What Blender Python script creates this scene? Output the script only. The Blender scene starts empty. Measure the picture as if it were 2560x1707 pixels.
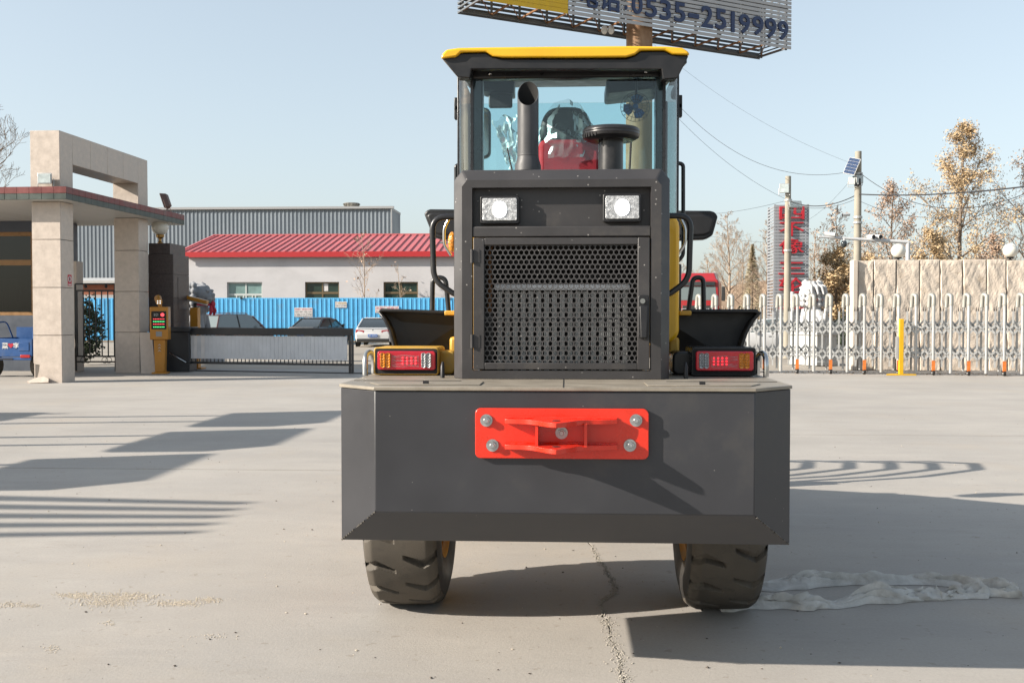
import bpy, bmesh, math, random
from mathutils import Vector, Matrix, noise
R = math.radians; PI = math.pi
SC = bpy.context.scene; C = SC.collection
random.seed(7)

# ---------------------------------------------------------------- camera
CAMH, F = 1.65, 2560.0
YAW, PITCH = math.atan(135/F), math.atan(67.5/F)
cam = bpy.data.cameras.new('camera'); cam_o = bpy.data.objects.new('camera', cam); C.objects.link(cam_o)
cam.sensor_width = 36; cam.lens = 36.0; cam.clip_start = .05; cam.clip_end = 3000
cam_o.location = (0, 0, CAMH); cam_o.rotation_euler = (PI/2 - PITCH, 0, YAW)
SC.camera = cam_o

# ---------------------------------------------------------------- sky and sun
SUN_EL, SUN_AZ = R(25), R(18.5)            # light travels right and away from the camera
w = bpy.data.worlds.new('World'); SC.world = w; w.use_nodes = True
nt = w.node_tree; nt.nodes.clear()
sky = nt.nodes.new('ShaderNodeTexSky'); sky.sky_type = 'NISHITA'; sky.sun_disc = False
sky.sun_elevation = SUN_EL; sky.sun_rotation = math.atan2(-math.cos(SUN_AZ), -math.sin(SUN_AZ))
sky.altitude = 0; sky.air_density = 1.0; sky.dust_density = 2.0; sky.ozone_density = 3.0
bg = nt.nodes.new('ShaderNodeBackground'); bg.inputs['Strength'].default_value = .15
ow = nt.nodes.new('ShaderNodeOutputWorld')
hs_ = nt.nodes.new('ShaderNodeHueSaturation'); hs_.inputs['Saturation'].default_value = .71; hs_.inputs['Value'].default_value = 1.27
gm_ = nt.nodes.new('ShaderNodeGamma'); gm_.inputs['Gamma'].default_value = .6
nt.links.new(sky.outputs[0], gm_.inputs[0]); nt.links.new(gm_.outputs[0], hs_.inputs['Color']); tn_ = nt.nodes.new('ShaderNodeMix'); tn_.data_type = 'RGBA'; tn_.blend_type = 'MULTIPLY'; tn_.inputs[0].default_value = 1; tn_.inputs[7].default_value = (.985, 1.0, .97, 1)
nt.links.new(hs_.outputs[0], tn_.inputs[6]); nt.links.new(tn_.outputs[2], bg.inputs[0]); nt.links.new(bg.outputs[0], ow.inputs[0])
sl = bpy.data.lights.new('sun', 'SUN'); sl.energy = 5.0; sl.angle = R(.55); sl.color = (1, .915, .80)
so = bpy.data.objects.new('sun', sl); C.objects.link(so)
LD = Vector((math.cos(SUN_AZ)*math.cos(SUN_EL), math.sin(SUN_AZ)*math.cos(SUN_EL), -math.sin(SUN_EL)))
so.rotation_euler = LD.to_track_quat('-Z', 'Y').to_euler(); so.location = (-20, -10, 20)
SC.view_settings.view_transform = 'Standard'; SC.view_settings.look = 'None'
SC.view_settings.exposure = 1.05; SC.view_settings.gamma = 1
SC.render.engine = 'CYCLES'; SC.cycles.use_denoising = True
SC.cycles.max_bounces = 8; SC.cycles.transparent_max_bounces = 24; SC.cycles.caustics_reflective = False; SC.cycles.caustics_refractive = False

# ---------------------------------------------------------------- measuring helpers (a pixel of the survey photo and a distance give a place)
def ray(px, py):
    u, v = (px-1280)/F, (853.5-py)/F
    y = math.cos(PITCH) + v*math.sin(PITCH); z = -math.sin(PITCH) + v*math.cos(PITCH)
    return u*math.cos(YAW) - y*math.sin(YAW), u*math.sin(YAW) + y*math.cos(YAW), z
def PX(px, Y, py=800): a = ray(px, py); return a[0]/a[1]*Y
def PZ(py, Y, px=1415): a = ray(px, py); return CAMH + a[2]/a[1]*Y
def at(px, py, Y): a = ray(px, py); return Vector((a[0]/a[1]*Y, Y, CAMH + a[2]/a[1]*Y))
def gr(px, py): a = ray(px, py); t = -CAMH/a[2]; return Vector((a[0]*t, a[1]*t, 0))

# ---------------------------------------------------------------- objects
WM = {}
def tag(o, label=None, cat=None, group=None, kind=None):
    if label: o['label'] = label
    if cat: o['category'] = cat
    if group: o['group'] = group
    if kind: o['kind'] = kind
    return o
def thing(name, label, cat, loc=(0,0,0), rz=0, group=None):
    o = bpy.data.objects.new(name, None); C.objects.link(o); o.empty_display_size = .2
    o.location = loc; o.rotation_euler = (0, 0, rz)
    WM[o.name] = Matrix.Translation(loc) @ Matrix.Rotation(rz, 4, 'Z')
    return tag(o, label, cat, group)
def place(o, mw, parent):
    C.objects.link(o); WM[o.name] = mw
    if parent:
        o.parent = parent; o.matrix_parent_inverse = WM[parent.name].inverted()
    o.matrix_basis = mw
    return o
def copy_tree(o, parent=None):
    c = o.copy(); C.objects.link(c)
    if parent:
        mpi = o.matrix_parent_inverse.copy(); c.parent = parent; c.matrix_parent_inverse = mpi
    for ch in list(o.children): copy_tree(ch, c)
    return c
def mesh_obj(name, me, mat, parent=None, center=True):
    if mat: 
        
        for m_ in (mat if isinstance(mat, (list, tuple)) else [mat]): me.materials.append(m_)
    mw = Matrix.Identity(4)
    if center and len(me.vertices):
        n = len(me.vertices); co = [0.0]*(3*n); me.vertices.foreach_get('co', co)
        c = Vector(((min(co[0::3])+max(co[0::3]))/2, (min(co[1::3])+max(co[1::3]))/2, (min(co[2::3])+max(co[2::3]))/2))
        me.transform(Matrix.Translation(-c)); mw = Matrix.Translation(c)
    return place(bpy.data.objects.new(name, me), mw, parent)
def again(o, dx=(0,0,0), parent=None, rot=None):
    """another instance of a mesh part, sharing its mesh"""
    c = o.copy()
    mw = Matrix.Translation(dx) @ WM[o.name]
    if rot: mw = mw @ rot
    c.parent = None; c.matrix_parent_inverse = Matrix.Identity(4)
    return place(c, mw, parent or o.parent)

class MB:
    def __init__(s): s.v = []; s.f = []; s.mi = []
    def add(s, vs, fs, mi=0):
        b = len(s.v); s.v += [tuple(v) for v in vs]; s.f += [tuple(i+b for i in f) for f in fs]; s.mi += [mi]*len(fs); return s
    def box(s, x0, x1, y0, y1, z0, z1, mi=0):
        return s.add([(x0,y0,z0),(x1,y0,z0),(x1,y1,z0),(x0,y1,z0),(x0,y0,z1),(x1,y0,z1),(x1,y1,z1),(x0,y1,z1)],
                     [(0,3,2,1),(4,5,6,7),(0,1,5,4),(1,2,6,5),(2,3,7,6),(3,0,4,7)], mi)
    def hexa(s, bot, top, mi=0):
        return s.add(list(bot)+list(top), [(0,3,2,1),(4,5,6,7),(0,1,5,4),(1,2,6,5),(2,3,7,6),(3,0,4,7)], mi)
    def prism(s, poly, ax, a, b, mi=0, scale_b=None, cen=None):
        n = len(poly); f = {'x': lambda p,t:(t,p[0],p[1]), 'y': lambda p,t:(p[0],t,p[1]), 'z': lambda p,t:(p[0],p[1],t)}[ax]
        pb = poly
        if scale_b:
            cx, cz = cen if cen else (sum(p[0] for p in poly)/n, sum(p[1] for p in poly)/n)
            pb = [(cx+(p[0]-cx)*scale_b, cz+(p[1]-cz)*scale_b) for p in poly]
        vs = [f(p,a) for p in poly] + [f(p,b) for p in pb]
        fs = [tuple(range(n)), tuple(reversed(range(n,2*n)))] + [(i, (i+1)%n+0, (i+1)%n+n, i+n) for i in range(n)]
        return s.add(vs, fs, mi)
    def tube(s, pts, r, n=8, mi=0, caps=True):
        pts = [Vector(p) for p in pts]; m = len(pts)
        rs = r if isinstance(r, (list, tuple)) else [r]*m
        t0 = (pts[1]-pts[0]).normalized(); up = Vector((0,0,1)) if abs(t0.z) < .9 else Vector((1,0,0))
        nx = t0.cross(up).normalized(); vs = []; fs = []
        for i, p in enumerate(pts):
            t = (pts[min(i+1,m-1)] - pts[max(i-1,0)]).normalized()
            nx = (nx - t*nx.dot(t)); nx = nx.normalized() if nx.length > 1e-6 else t.orthogonal().normalized()
            ny = t.cross(nx)
            for k in range(n):
                a = 2*PI*k/n; vs.append(p + (nx*math.cos(a) + ny*math.sin(a))*rs[i])
        for i in range(m-1):
            for k in range(n): fs.append((i*n+k, i*n+(k+1)%n, (i+1)*n+(k+1)%n, (i+1)*n+k))
        if caps: fs += [tuple(reversed(range(n))), tuple(range((m-1)*n, m*n))]
        return s.add(vs, fs, mi)
    def cyl(s, p0, p1, r0, r1=None, n=16, mi=0): return s.tube([p0, p1], [r0, r0 if r1 is None else r1], n, mi)
    def lathe(s, prof, o=(0,0,0), ax='z', n=24, mi=0, a0=0, a1=2*PI):
        """prof: (radius, height) pairs"""
        full = abs(a1-a0-2*PI) < 1e-6; m = n if full else n+1; vs = []; fs = []
        for r, h in prof:
            for k in range(m):
                a = a0+(a1-a0)*k/n; c, d = r*math.cos(a), r*math.sin(a)
                vs.append({'z':(o[0]+c,o[1]+d,o[2]+h),'y':(o[0]+c,o[1]+h,o[2]+d),'x':(o[0]+h,o[1]+c,o[2]+d)}[ax])
        for i in range(len(prof)-1):
            for k in range(n): 
                k2 = (k+1) % m
                fs.append((i*m+k, i*m+k2, (i+1)*m+k2, (i+1)*m+k))
        return s.add(vs, fs, mi)
    def ball(s, c, r, n=12, sc=(1,1,1), mi=0):
        pr = [(max(1e-4, math.sin(PI*i/(n//2+2))), -math.cos(PI*i/(n//2+2))) for i in range(n//2+3)]
        b = len(s.v); s.lathe(pr, n=n, mi=mi)
        for i in range(b, len(s.v)):
            v = s.v[i]; s.v[i] = (c[0]+v[0]*r*sc[0], c[1]+v[1]*r*sc[1], c[2]+v[2]*r*sc[2])
        return s
    def grid(s, fn, nu, nv, mi=0, closed_u=False):
        vs = [fn(i/(nu), j/(nv)) for j in range(nv+1) for i in range(nu+1)]
        fs = [(j*(nu+1)+i, j*(nu+1)+i+1, (j+1)*(nu+1)+i+1, (j+1)*(nu+1)+i) for j in range(nv) for i in range(nu)]
        return s.add(vs, fs, mi)
    def xf(s, m, b=0):
        for i in range(b, len(s.v)): s.v[i] = tuple(m @ Vector(s.v[i]))
        return s
    def mesh(s, name, smooth=None):
        me = bpy.data.meshes.new(name); me.from_pydata(s.v, [], s.f)
        if any(s.mi): me.polygons.foreach_set('material_index', s.mi)
        bm = bmesh.new(); bm.from_mesh(me); bmesh.ops.recalc_face_normals(bm, faces=bm.faces); bm.to_mesh(me); bm.free()
        if smooth: me.shade_smooth(); me.set_sharp_from_angle(angle=R(smooth))
        me.update(); return me
    def build(s, name, mat, parent=None, smooth=None, bevel=0, seg=2, **k):
        o = mesh_obj(name, s.mesh(name, smooth if smooth else (35 if bevel else None)), mat, parent, **k)
        if bevel:
            m = o.modifiers.new('bevel', 'BEVEL'); m.width = bevel; m.segments = seg; m.limit_method = 'ANGLE'; m.angle_limit = R(30); m.harden_normals = False
        return o
def rrect(x0, x1, z0, z1, r, n=4):
    out = []
    for cx, cz, a in ((x1-r,z0+r,-90),(x1-r,z1-r,0),(x0+r,z1-r,90),(x0+r,z0+r,180)):
        for k in range(n+1): out.append((cx+r*math.cos(R(a+90*k/n)), cz+r*math.sin(R(a+90*k/n))))
    return out
def bend(pts, r=.05, n=5):
    """polyline with rounded corners"""
    pts = [Vector(p) for p in pts]; out = [pts[0]]
    for i in range(1, len(pts)-1):
        a, b, c = pts[i-1], pts[i], pts[i+1]
        d1, d2 = (a-b), (c-b); l = min(r, d1.length*.49, d2.length*.49)
        p, q = b+d1.normalized()*l, b+d2.normalized()*l
        for k in range(n+1):
            t = k/n; out.append(p*(1-t)**2 + b*2*t*(1-t) + q*t*t)
    return out + [pts[-1]]
_txt = {}
def text_mesh(body, size, extrude=.01, offset=0, space=1.0):
    cu = bpy.data.curves.new('t', 'FONT'); cu.body = body; cu.size = size; cu.extrude = extrude; cu.offset = offset
    cu.align_x = 'CENTER'; cu.align_y = 'CENTER'; cu.resolution_u = 3; cu.space_character = space
    o = bpy.data.objects.new('t', cu); C.objects.link(o)
    me = bpy.data.meshes.new_from_object(o, depsgraph=None) if False else None
    dg = bpy.context.evaluated_depsgraph_get(); dg.update()
    me = bpy.data.meshes.new_from_object(o.evaluated_get(dg))
    bpy.data.objects.remove(o); bpy.data.curves.remove(cu)
    return me
def text(name, body, pos, size, mat, parent, extrude=.004, rz=0, sx=1, sz=1, fit=None, offset=0, tilt=0, space=1.0):
    """lettering standing upright, facing -Y (turned by rz); fit=(w,h) scales to that box"""
    me = text_mesh(body, size, extrude, offset, space)
    if len(me.vertices) == 0: return None
    xs = [v.co.x for v in me.vertices]; ys = [v.co.y for v in me.vertices]
    cx, cy = (min(xs)+max(xs))/2, (min(ys)+max(ys))/2
    if fit: sx, sz = fit[0]/(max(xs)-min(xs)), fit[1]/(max(ys)-min(ys))
    me.transform(Matrix.Translation((-cx,-cy,0))); me.transform(Matrix.Diagonal((sx,sz,1,1)))
    me.transform(Matrix.Rotation(PI/2-tilt, 4, 'X')); me.transform(Matrix.Rotation(rz, 4, 'Z')); me.transform(Matrix.Translation(pos))
    return mesh_obj(name, me, mat, parent)

# ---------------------------------------------------------------- materials
MT = {}; ALB = .76
def M(name, col, rough=.6, metal=0, var=0, vs=3.0, bump=0, bs=60, stretch=(1,1,1), spots=0, ss=90, spotc=(.5,.47,.42), coat=0, spec=.5, alpha=1, trans=0, emit=None, es=0, dirt=0, dcol=(.3,.27,.22), dsc=1.2, ior=1.45, world=False, rvar=.12):
    col = tuple(c*ALB for c in col); dcol = tuple(c*ALB for c in dcol); spotc = tuple(c*ALB for c in spotc)
    m = bpy.data.materials.new(name); MT[name] = m; m.use_nodes = True; m.diffuse_color = (*col, 1)
    t = m.node_tree; N = t.nodes; L = t.links; p = N['Principled BSDF']
    p.inputs['Roughness'].default_value = rough; p.inputs['Metallic'].default_value = metal
    p.inputs['Coat Weight'].default_value = coat; p.inputs['Coat Roughness'].default_value = .08
    p.inputs['Specular IOR Level'].default_value = spec; p.inputs['Alpha'].default_value = alpha
    p.inputs['Transmission Weight'].default_value = trans; p.inputs['IOR'].default_value = ior
    p.inputs['Base Color'].default_value = (*col, 1)
    if emit: p.inputs['Emission Color'].default_value = (*emit, 1); p.inputs['Emission Strength'].default_value = es
    if var or bump or spots or dirt:
        if world: co = N.new('ShaderNodeNewGeometry').outputs['Position']
        else: co = N.new('ShaderNodeTexCoord').outputs['Object']
        mp = N.new('ShaderNodeMapping'); mp.inputs['Scale'].default_value = stretch; L.new(co, mp.inputs[0]); co2 = mp.outputs[0]
        cur = None
        def mixc(fac, a, b, blend='MIX'):
            x = N.new('ShaderNodeMix'); x.data_type = 'RGBA'; x.blend_type = blend
            L.new(fac, x.inputs[0]) if hasattr(fac, 'is_linked') else None
            for i, q in ((6, a), (7, b)):
                if isinstance(q, tuple): x.inputs[i].default_value = (*q, 1)
                else: L.new(q, x.inputs[i])
            return x.outputs[2]
        def ramp(src, a, b):
            r_ = N.new('ShaderNodeMapRange'); r_.inputs[1].default_value = a; r_.inputs[2].default_value = b; r_.clamp = True
            L.new(src, r_.inputs[0]); return r_.outputs[0]
        def nz(scale, detail=5, rg=.6, src=co2):
            n_ = N.new('ShaderNodeTexNoise'); n_.inputs['Scale'].default_value = scale; n_.inputs['Detail'].default_value = detail
            n_.inputs['Roughness'].default_value = rg; L.new(src, n_.inputs['Vector']); return n_.outputs['Fac']
        base = col
        if var:
            f = ramp(nz(vs), .3, .7)
            base = mixc(f, tuple(max(0, c*(1-var)) for c in col), tuple(min(1, c*(1+var)) for c in col))
            rr = N.new('ShaderNodeMapRange'); rr.inputs[3].default_value = max(0, rough-rvar); rr.inputs[4].default_value = min(1, rough+rvar)
            L.new(f, rr.inputs[0]); L.new(rr.outputs[0], p.inputs['Roughness'])
        if dirt:
            f = ramp(nz(dsc, 8, .72), .62-dirt*.3, .8)
            base = mixc(f, base, dcol)
        if spots:
            v_ = N.new('ShaderNodeTexVoronoi'); v_.inputs['Scale'].default_value = ss; L.new(co, v_.inputs['Vector'])
            f = ramp(v_.outputs['Distance'], spots, spots*.55)
            sp = N.new('ShaderNodeSeparateColor'); L.new(v_.outputs['Color'], sp.inputs[0])
            g = ramp(sp.outputs[0], .78, .8); mm = N.new('ShaderNodeMath'); mm.operation = 'MULTIPLY'; L.new(f, mm.inputs[0]); L.new(g, mm.inputs[1])
            base = mixc(mm.outputs[0], base, spotc)
        if not isinstance(base, tuple): L.new(base, p.inputs['Base Color'])
        if bump:
            b_ = N.new('ShaderNodeBump'); b_.inputs['Strength'].default_value = bump; b_.inputs['Distance'].default_value = .02
            L.new(nz(bs, 6, .6), b_.inputs['Height']); L.new(b_.outputs[0], p.inputs['Normal'])
    return m
def glass(name, col=(.75,.9,.92), alpha=.25, rough=.02):
    m = bpy.data.materials.new(name); MT[name] = m; m.use_nodes = True; t = m.node_tree; N = t.nodes; L = t.links; N.clear()
    o = N.new('ShaderNodeOutputMaterial'); tr = N.new('ShaderNodeBsdfTransparent'); tr.inputs[0].default_value = (*col, 1)
    gl = N.new('ShaderNodeBsdfGlossy'); gl.inputs['Roughness'].default_value = rough
    fr = N.new('ShaderNodeFresnel'); fr.inputs[0].default_value = 1.5
    ma = N.new('ShaderNodeMath'); ma.operation = 'ADD'; ma.inputs[1].default_value = alpha; ma.use_clamp = True
    mx = N.new('ShaderNodeMixShader'); L.new(fr.outputs[0], ma.inputs[0]); L.new(ma.outputs[0], mx.inputs[0]); L.new(tr.outputs[0], mx.inputs[1]); L.new(gl.outputs[0], mx.inputs[2]); L.new(mx.outputs[0], o.inputs[0])
    return m
M('frame_paint', (.050,.047,.048), .45, var=.12, vs=4, bump=.04, bs=220, spots=.16, ss=38, spotc=(.36,.34,.32), dirt=.25, dcol=(.10,.09,.08), dsc=3)
M('weight_paint', (.043,.044,.050), .40, var=.14, vs=1.6, bump=.012, bs=160, spots=.05, ss=22, spotc=(.28,.27,.25), dirt=.22, dcol=(.075,.070,.064), dsc=1.6)
M('dusty_deck', (.30,.265,.215), .5, var=.16, vs=5, bump=.05, bs=120, dirt=.45, dcol=(.20,.17,.13), dsc=4, stretch=(1,1.6,1))
M('black_paint', (.022,.022,.024), .3, var=.2, vs=5, dirt=.22, dcol=(.07,.065,.06), dsc=4)
M('black_plastic', (.018,.018,.02), .45, var=.2, vs=8, bump=.03, bs=300)
M('matte_black', (.012,.012,.013), .8, var=.2)
M('yellow_paint', (.95,.52,.012), .32, var=.06, vs=3, coat=.4)
M('dusty_yellow', (.62,.36,.05), .5, var=.12, vs=6, dirt=.3, dcol=(.42,.33,.18), dsc=5)
M('red_paint', (.80,.035,.014), .3, var=.06, vs=9, coat=.35, bump=.01, bs=90)
M('zinc', (.52,.53,.53), .34, metal=.85, var=.15, vs=40)
M('chrome', (.6,.6,.6), .15, metal=1)
M('rubber', (.105,.090,.072), .75, var=.2, vs=5, bump=.15, bs=160, dirt=.3, dcol=(.05,.045,.04), dsc=9)
M('rubber_side', (.032,.030,.028), .6, var=.25, vs=6, dirt=.25, dcol=(.09,.08,.065), dsc=4)
M('rim_paint', (.55,.24,.03), .45, var=.15, dirt=.3)
glass('cab_glass', (.84,.95,.96), .0); glass('cab_corner_glass', (.62,.78,.78), .10)
M('exhaust_paint', (.07,.07,.074), .48, var=.12, vs=10, bump=.03, bs=150)
M('soot', (.01,.009,.008), .9)
M('seat_red', (.62,.02,.035), .6, var=.15, vs=8, bump=.1, bs=12)
M('seat_black', (.03,.03,.032), .6, var=.3, vs=10, bump=.05, bs=90)
film_m = glass('film', (.95,.96,.96), -.25, .5)
_n = film_m.node_tree.nodes; _l = film_m.node_tree.links; _o = next(n for n in _n if n.type == 'OUTPUT_MATERIAL'); _mx = next(n for n in _n if n.type == 'MIX_SHADER')
_d = _n.new('ShaderNodeBsdfDiffuse'); _d.inputs[0].default_value = (.5,.52,.52,1); _m2 = _n.new('ShaderNodeMixShader'); _m2.inputs[0].default_value = .16
_l.new(_mx.outputs[0], _m2.inputs[1]); _l.new(_d.outputs[0], _m2.inputs[2]); _l.new(_m2.outputs[0], _o.inputs[0])
M('fan_blue', (.05,.24,.68), .35)
M('radiator_metal', (.62,.62,.60), .45, metal=.35, var=.25, vs=14)
M('header_metal', (.95,.97,1.0), .45, metal=.1, var=.15, vs=20)
M('engine_dark', (.02,.018,.016), .7, var=.5, vs=9)
M('rust_brown', (.22,.10,.035), .7, var=.35, vs=9)
M('lens_clear', (.55,.56,.57), .25, metal=.3, var=.45, vs=70, bump=.4, bs=150)
M('mesh_paint_lit', (.085,.081,.082), .4, var=.15, vs=6, spots=.16, ss=38, spotc=(.36,.34,.32))  # frame paint lightened: light caught by the thin webs is in the colour
M('lens_red', (.50,.008,.03), .14, coat=1, emit=(1,.01,.04), es=.035, var=.25, vs=14, bump=.03, bs=160)
M('lens_amber', (.85,.30,.01), .16, coat=1, var=.6, vs=55, bump=.5, bs=120)
M('led_white', (.9,.9,.9), .3, emit=(1,1,1), es=9.0)
M('led_soft', (.8,.8,.8), .3, emit=(.95,1,1), es=.45)
M('led_red', (.6,.01,.01), .3, emit=(1,.03,.05), es=.9)
M('weld', (.10,.09,.08), .5, metal=.3, var=.4, vs=60)
# ================================================================ wheel loader
def build_loader():
    XC = -.012
    T = thing('wheel_loader', 'large dark grey wheel loader with yellow cab roof, seen from behind', 'wheel loader', (XC, 5.85, 0))
    g = MT
    ZD = 1.333; YF = 4.30; YS = 4.49
    hw, ho = .797, .985
    # --- counterweight: faceted steel box
    zb1, zb0 = .812, .648
    b = MB()
    x = lambda v: XC+v
    ring = lambda z, f, o_, yf, ys: [(x(-o_),ys,z),(x(-f),yf,z),(x(f),yf,z),(x(o_),ys,z)]
    v = ring(ZD-.006, hw, ho, YF, YS) + ring(zb1, hw, ho, YF, YS)
    v += [(x(-ho),YS,zb0),(x(ho),YS,zb0), (x(-ho),5.12,ZD-.006),(x(ho),5.12,ZD-.006),(x(ho),5.12,zb0),(x(-ho),5.12,zb0)]
    # 0-3 top ring, 4-7 lower ring, 8 9 lip corners, 10-13 back
    b.add(v, [(1,2,6,5), (0,1,5,8), (2,3,9,6), (5,6,9,8), (0,8,13,10), (3,11,12,9), (10,13,12,11), (8,9,12,13), (0,10,11,3,2,1)])
    cw = b.build('counterweight', g['weight_paint'], T, bevel=.004, seg=2)
    # weld seams along the folds
    s = MB()
    for sx in (-1, 1):
        for k in range(16):
            t0, t1 = k/16, (k+random.uniform(.45,.95))/16
            p = lambda t: Vector((x(sx*(hw+(ho-hw)*t)), YF+(YS-YF)*t-.002, zb1+(zb0-zb1)*t))
            if random.random() < .8: s.tube([p(t0), p(t1)], random.uniform(.0025,.005), 5)
    tag(s.build('weld_seam', g['weld'], cw), kind='stuff')
    # --- deck
    dk = [(x(-hw-.004),YF-.008),(x(hw+.004),YF-.008),(x(ho+.006),YS-.006),(x(ho+.006),5.55),(x(-ho-.006),5.55),(x(-ho-.006),YS-.006)]
    deck = MB().prism(dk, 'z', ZD-.004, ZD+.010).build('deck_plate', g['dusty_deck'], T, bevel=.002, seg=1)
    for sx in (-1, 1):
        h = MB().prism([(x(sx*.36),4.40),(x(sx*.80),4.40),(x(sx*.86),4.52),(x(sx*.86),4.62),(x(sx*.36),4.62)], 'z', ZD+.0105, ZD+.0145).build('hatch', g['dusty_deck'], deck, bevel=.0015, seg=1)
        MB().box(x(sx*.60)-.012,x(sx*.60)+.012,4.44,4.46,ZD+.015,ZD+.026).build('hatch_latch', g['black_plastic'], deck)
        MB().box(x(sx*.72)-.25,x(sx*.72)+.25,4.70,4.705,ZD+.0105,ZD+.0125).build('deck_seam', g['matte_black'], deck)
        MB().tube([(x(sx*.585),4.93,ZD+.01),(x(sx*.585),4.93,ZD+.065),(x(sx*.585),4.945,ZD+.085)], [.011,.010,.006], 10).build('lifting_pin', g['black_plastic'], T, smooth=40)
        # pair of chrome brackets beside the tail lamps
        MB().tube(bend([(x(sx*.995),5.09,ZD+.01),(x(sx*.995),5.09,ZD+.11),(x(sx*.995),5.20,ZD+.13),(x(sx*.995),5.32,ZD+.10),(x(sx*.995),5.32,ZD+.01)], .06), .014, 8).build('lamp_guard', g['zinc'] if sx < 0 else g['chrome'], T, smooth=50)
    MB().box(x(-.001),x(.001)+.002,YF+.0,4.84,ZD+.0102,ZD+.0115).build('deck_seam', g['matte_black'], deck)
    # --- hitch plate
    yp = YF-.022
    hx0, hx1 = PX(1189,YF,1080), PX(1621,YF,1080); hz0, hz1 = PZ(1145,YF), PZ(1020,YF)
    hp = MB().prism(rrect(hx0,hx1,hz0,hz1,.024,5), 'y', yp, YF-.001).build('hitch_plate', g['red_paint'], T, bevel=.003)
    hcx = (hx0+hx1)/2
    for px, py in ((1217,1049),(1589,1049),(1232,1111),(1574,1111),(1404,1080)):
        c = Vector((PX(px,YF,py), yp, PZ(py,YF,px)))
        m_ = MB(); m_.cyl(c, c+Vector((0,-.005,0)), .026, n=20)
        m_.prism([(c.x+.0165*math.cos(R(60*k+17)), c.z+.0165*math.sin(R(60*k+17))) for k in range(6)], 'y', c.y-.020, c.y-.004)
        m_.cyl(c+Vector((0,-.019,0)), c+Vector((0,-.0225,0)), .012, .009, n=12)
        m_.build('bolt', g['zinc'], hp, smooth=30)
    for py in (1049, 1112):
        z0 = PZ(py, YF)-.012
        ex0, ex1 = PX(1264,YF,1080), PX(1542,YF,1080); pts = []
        for k in range(25):
            u = k/24; xx = ex0+(ex1-ex0)*u
            d = .050 + .135*math.exp(-((u-.46)/.17)**2) - .02*max(0,(u-.85)/.15) - .012*max(0,(.08-u)/.08)
            pts.append((xx, yp-d))
        poly = [(ex0, yp+.0)] + pts + [(ex1, yp+.0)]
        e = MB().prism(poly, 'z', z0, z0+.02)
        o = e.build('hitch_ear', g['red_paint'], hp, bevel=.002)
        MB().cyl((ex0+(ex1-ex0)*.46, yp-.10, z0+.0203), (ex0+(ex1-ex0)*.46, yp-.10, z0+.0215), .017, n=20).build('pin_hole', g['matte_black'], hp)
        wv = MB()
        wv.tube([(ex0+(ex1-ex0)*k/30, yp-.003, z0+.0215+random.uniform(-.001,.0015)) for k in range(31)], [random.uniform(.004,.0065) for k in range(31)], 6)
        wv.build('weld_bead', g['red_paint'], hp, smooth=60)
    for px in (1343, 1463):
        xx = PX(px, YF, 1080)
        MB().box(xx-.006, xx+.006, yp-.075, yp+.0, PZ(1110,YF), PZ(1052,YF)).build('hitch_web', g['red_paint'], hp)
    # --- rear hood frame
    YH = 4.85; HC = (PX(1155,YH,700)+PX(1653,YH,700))/2
    fw = (PX(1653,YH,700)-PX(1155,YH,700))/2; ow_ = fw+.045; op = (PX(1627,YH,700)-PX(1180,YH,700))/2
    zt0, zt1 = PZ(449,YH), PZ(426,YH+.09)
    zr1, zr0, zd1, zd0 = PZ(468,YH), PZ(565,YH), PZ(592,YH), PZ(927,YH)
    X = lambda v: HC+v
    hood = MB()
    # side walls + top as one folded shell with thickness (outer skin lofted front -> back)
    out = lambda w_, zt, ch: [(X(-w_),ZD+.012),(X(-w_),zt-ch),(X(-w_+ch*.8),zt),(X(w_-ch*.8),zt),(X(w_),zt-ch),(X(w_),ZD+.012)]
    f0 = out(fw, zt0, .03); f1 = out(ow_, zt1, .05); 
    vs = [(p[0],YH,p[1]) for p in f0] + [(p[0],YH+.06,p[1]) for p in f1] + [(p[0],5.35,p[1]) for p in f1]
    fs = []
    for r_ in range(2):
        for i in range(5): fs.append((r_*6+i, r_*6+i+1, r_*6+i+7, r_*6+i+6))
    hood.add(vs, fs)
    # front face frame: left, right, top, cross bar, bottom (at YH) with returns
    def fbox(x0, x1, z0, z1, d=.05): hood.box(x0, x1, YH+.0005, YH+d, z0, z1)
    fv = [(X(-fw),YH,ZD+.012),(X(fw),YH,ZD+.012),(X(fw),YH,zt0-.03),(X(fw-.024),YH,zt0),(X(-fw+.024),YH,zt0),(X(-fw),YH,zt0-.03)]
    iv = [(X(-op),YH,zd0),(X(op),YH,zd0),(X(op),YH,zr1),(X(-op),YH,zr1)]
    hood.add(fv+iv, [(0,1,7,6),(1,2,8,7),(2,3,4,5,9,8),(5,0,6,9)])
    hood.add([(*p[:2],p[2]) for p in iv]+[(p[0],YH+.05,p[2]) for p in iv], [(0,1,5,4),(1,2,6,5),(2,3,7,6),(3,0,4,7)])
    hood.box(X(-op), X(op), YH+.003, YH+.05, zd1, zr0)
    hd = hood.build('hood_frame', g['frame_paint'], T, bevel=.006, smooth=35)
    MB().box(X(-op)-.01, X(op)+.01, YH+.052, YH+.060, zr0-.02, zr1+.02).build('recess_panel', g['frame_paint'], T)
    # top cover and yellow engine cover behind
    MB().prism([(X(-.46),PZ(430,5.2)),(X(.46),PZ(430,5.2)),(X(.46),PZ(430,5.2)-.05),(X(-.46),PZ(430,5.2)-.05)],'y',5.30,6.0).build('hood_top', g['frame_paint'], T, bevel=.01)
    ew = PX(1699,5.37,650)-XC
    prof = rrect(x(-ew+.055), x(ew), 1.50, 2.175, .07, 5)
    eb = MB(); eb.prism(prof, 'y', 5.37, 6.05); eo = eb.build('engine_cover', g['yellow_paint'], T, bevel=.02, seg=3)
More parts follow.
